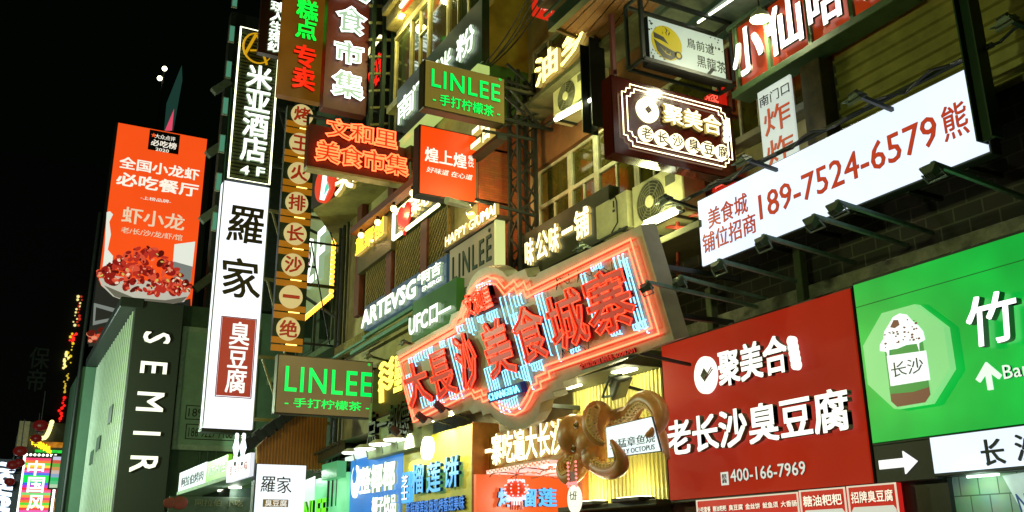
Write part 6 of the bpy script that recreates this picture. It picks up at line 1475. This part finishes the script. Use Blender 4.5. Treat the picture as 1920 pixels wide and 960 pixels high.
t.add('curl_bulb', bm, glow('curl_bulbs', (250, 235, 150), 2))
t.box('pale_board', (37, 790), (50, 838), -.5, .3, paint('far_cream', (200, 180, 140), .7))
t.box('red_awning', (84, 912), (122, 935), -.5, .4, glow('red_awning_far', (150, 36, 14), .6, .5, 2)); t.box('shop_glow', (86, 935), (112, 990), -1, -.2, glow('far_shop_glow', (214, 150, 80), .7, .6, 1.5))
bm = bmesh.new(); u_, v_ = t.p(70, 852); bm_box(bm, u_-.2, u_+.2, -(t.v0), v_, -2, -1.5); t.add('post', bm, BLACK)
# far building edge with light strings
t = Thing('far_building', 'tall black building far down the street with an outline of coloured light strips', 'building', PERP(95), px=(120, 780))
x0, x1, y0, y1 = t.rect((40, 560), (150, 780))
bm = bmesh.new(); bm_box(bm, x0-30, x1-.3, -(t.v0), y1+14, -8, 0); t.add('wall', bm, paint('far_black', (8, 10, 9), .9))
for (a, b, c, s) in (((128, 555), (133, 610), (230, 220, 140), 1.2), ((132, 555), (136, 610), (200, 50, 30), .8), ((116, 625), (122, 680), (220, 190, 40), 1.2), ((119, 625), (126, 640), (230, 40, 30), 1.4), ((104, 700), (112, 735), (210, 180, 60), 1), ((99, 745), (103, 790), (230, 30, 20), 1.4), ((106, 660), (112, 690), (235, 220, 130), 1.4)):
    p = t.p(*a); q = t.p(*b); bm = bmesh.new(); [bm_ball(bm, (p[0]+.9+(q[0]-p[0]-.6)*k/9+random.uniform(-.2, .2), p[1]+(q[1]-p[1])*k/9, .2), random.uniform(.06, .17), u=6, v=5) for k in range(10)]; t.add('light_strip', bm, glow('strip_%d_%d' % a, c, s, sample=False))
t.text('保帝', (58, 650), (84, 735), 0, .1, paint('dim_grey_letter', (60, 66, 60), .7), vertical=True)
t = Thing('far_building', 'distant tower block with rows of tiny lit windows left of the orange billboard', 'building', PERP(120), px=(165, 440))
x0, x1, y0, y1 = t.rect((143, 405), (180, 500))
bm = bmesh.new(); bm_box(bm, x0, x1+3, -(t.v0), y1+.5, -8, 0); t.add('wall', bm, paint('far_wall', (24, 28, 24), .9))
rr = random.Random(5); mats = [glow('far_window%d' % i, c, 1.2, sample=False) for i, c in enumerate(((250, 225, 150), (240, 190, 90), (220, 70, 50), (80, 200, 120)))]
sh = []
for j in range(15):
    for i in range(7):
        if rr.random() < .62: x = x0+.2+i*(x1-x0-.3)/7; y = y1-.4-j*(y1-y0)/15; sh.append(([(x, y), (x+.22, y), (x+.22, y+.2), (x, y+.2)], .05, rr.choice((0, 0, 0, 1, 1, 2))))
for q in ((160, 394), (133, 393), (137, 404), (183, 378), (156, 396)): a = t.p(*q); sh.append((circ(a[0], a[1], .28, n=8), .06, 3 if q[0] < 140 else 1))
for q in ((147, 418), (145, 432), (143, 442), (144, 496)): a = t.p(*q); sh.append((circ(a[0], a[1], .2, n=8), .06, 0))
t.add('window', shapes_bm(sh), mats)
p = t.p(148, 455); bm = bmesh.new(); bm_box(bm, p[0]-.3, p[0]+1.2, p[1]-4, p[1]+2, 0, .1); t.add('amber_panel', bm, glow('amber_far', (110, 50, 12), .5, .5, 1))
# glowing skyscraper edge and twin lights
t = Thing('led_tower', 'slim distant tower edge glowing teal with pink lettering at its foot', 'building', PERP(200), px=(325, 200))
t.poly('side', [(341, 122), (342, 150), (325, 245), (312, 245), (318, 180)], -4, 0, glow('teal_side', (44, 84, 72), .45))
t.poly('pink_light', [(326, 205), (322, 245), (309, 245)], 0, .3, glow('pink_led', (235, 80, 110), .9))
bm = bmesh.new(); a = t.p(330, 246); bm_box(bm, a[0]-1.2, a[0]+4, -(t.v0), a[1], -4, 0); t.add('shaft', bm, paint('far_black', (8, 10, 9), .9))
t = Thing('twin_lights', 'pair of bright white lamps on a dark mast above the orange billboard', 'lamp', PERP(110), px=(303, 140))
bm = bmesh.new()
for q in ((308, 130), (299, 148)): a = t.p(*q); bm_ball(bm, (a[0], a[1], .2), .3, u=12, v=8)
t.add('lamp_head', bm, glow('mast_lamp', (255, 250, 210), 6)); bm = bmesh.new(); bm_tube(bm, [(t.p(308, 130)[0], t.p(308, 130)[1], 0), (t.p(303, 140)[0], -t.v0, 0)], .12, 6); t.add('mast', bm, paint('far_black', (8, 10, 9), .9))
bpy.context.view_layer.update()
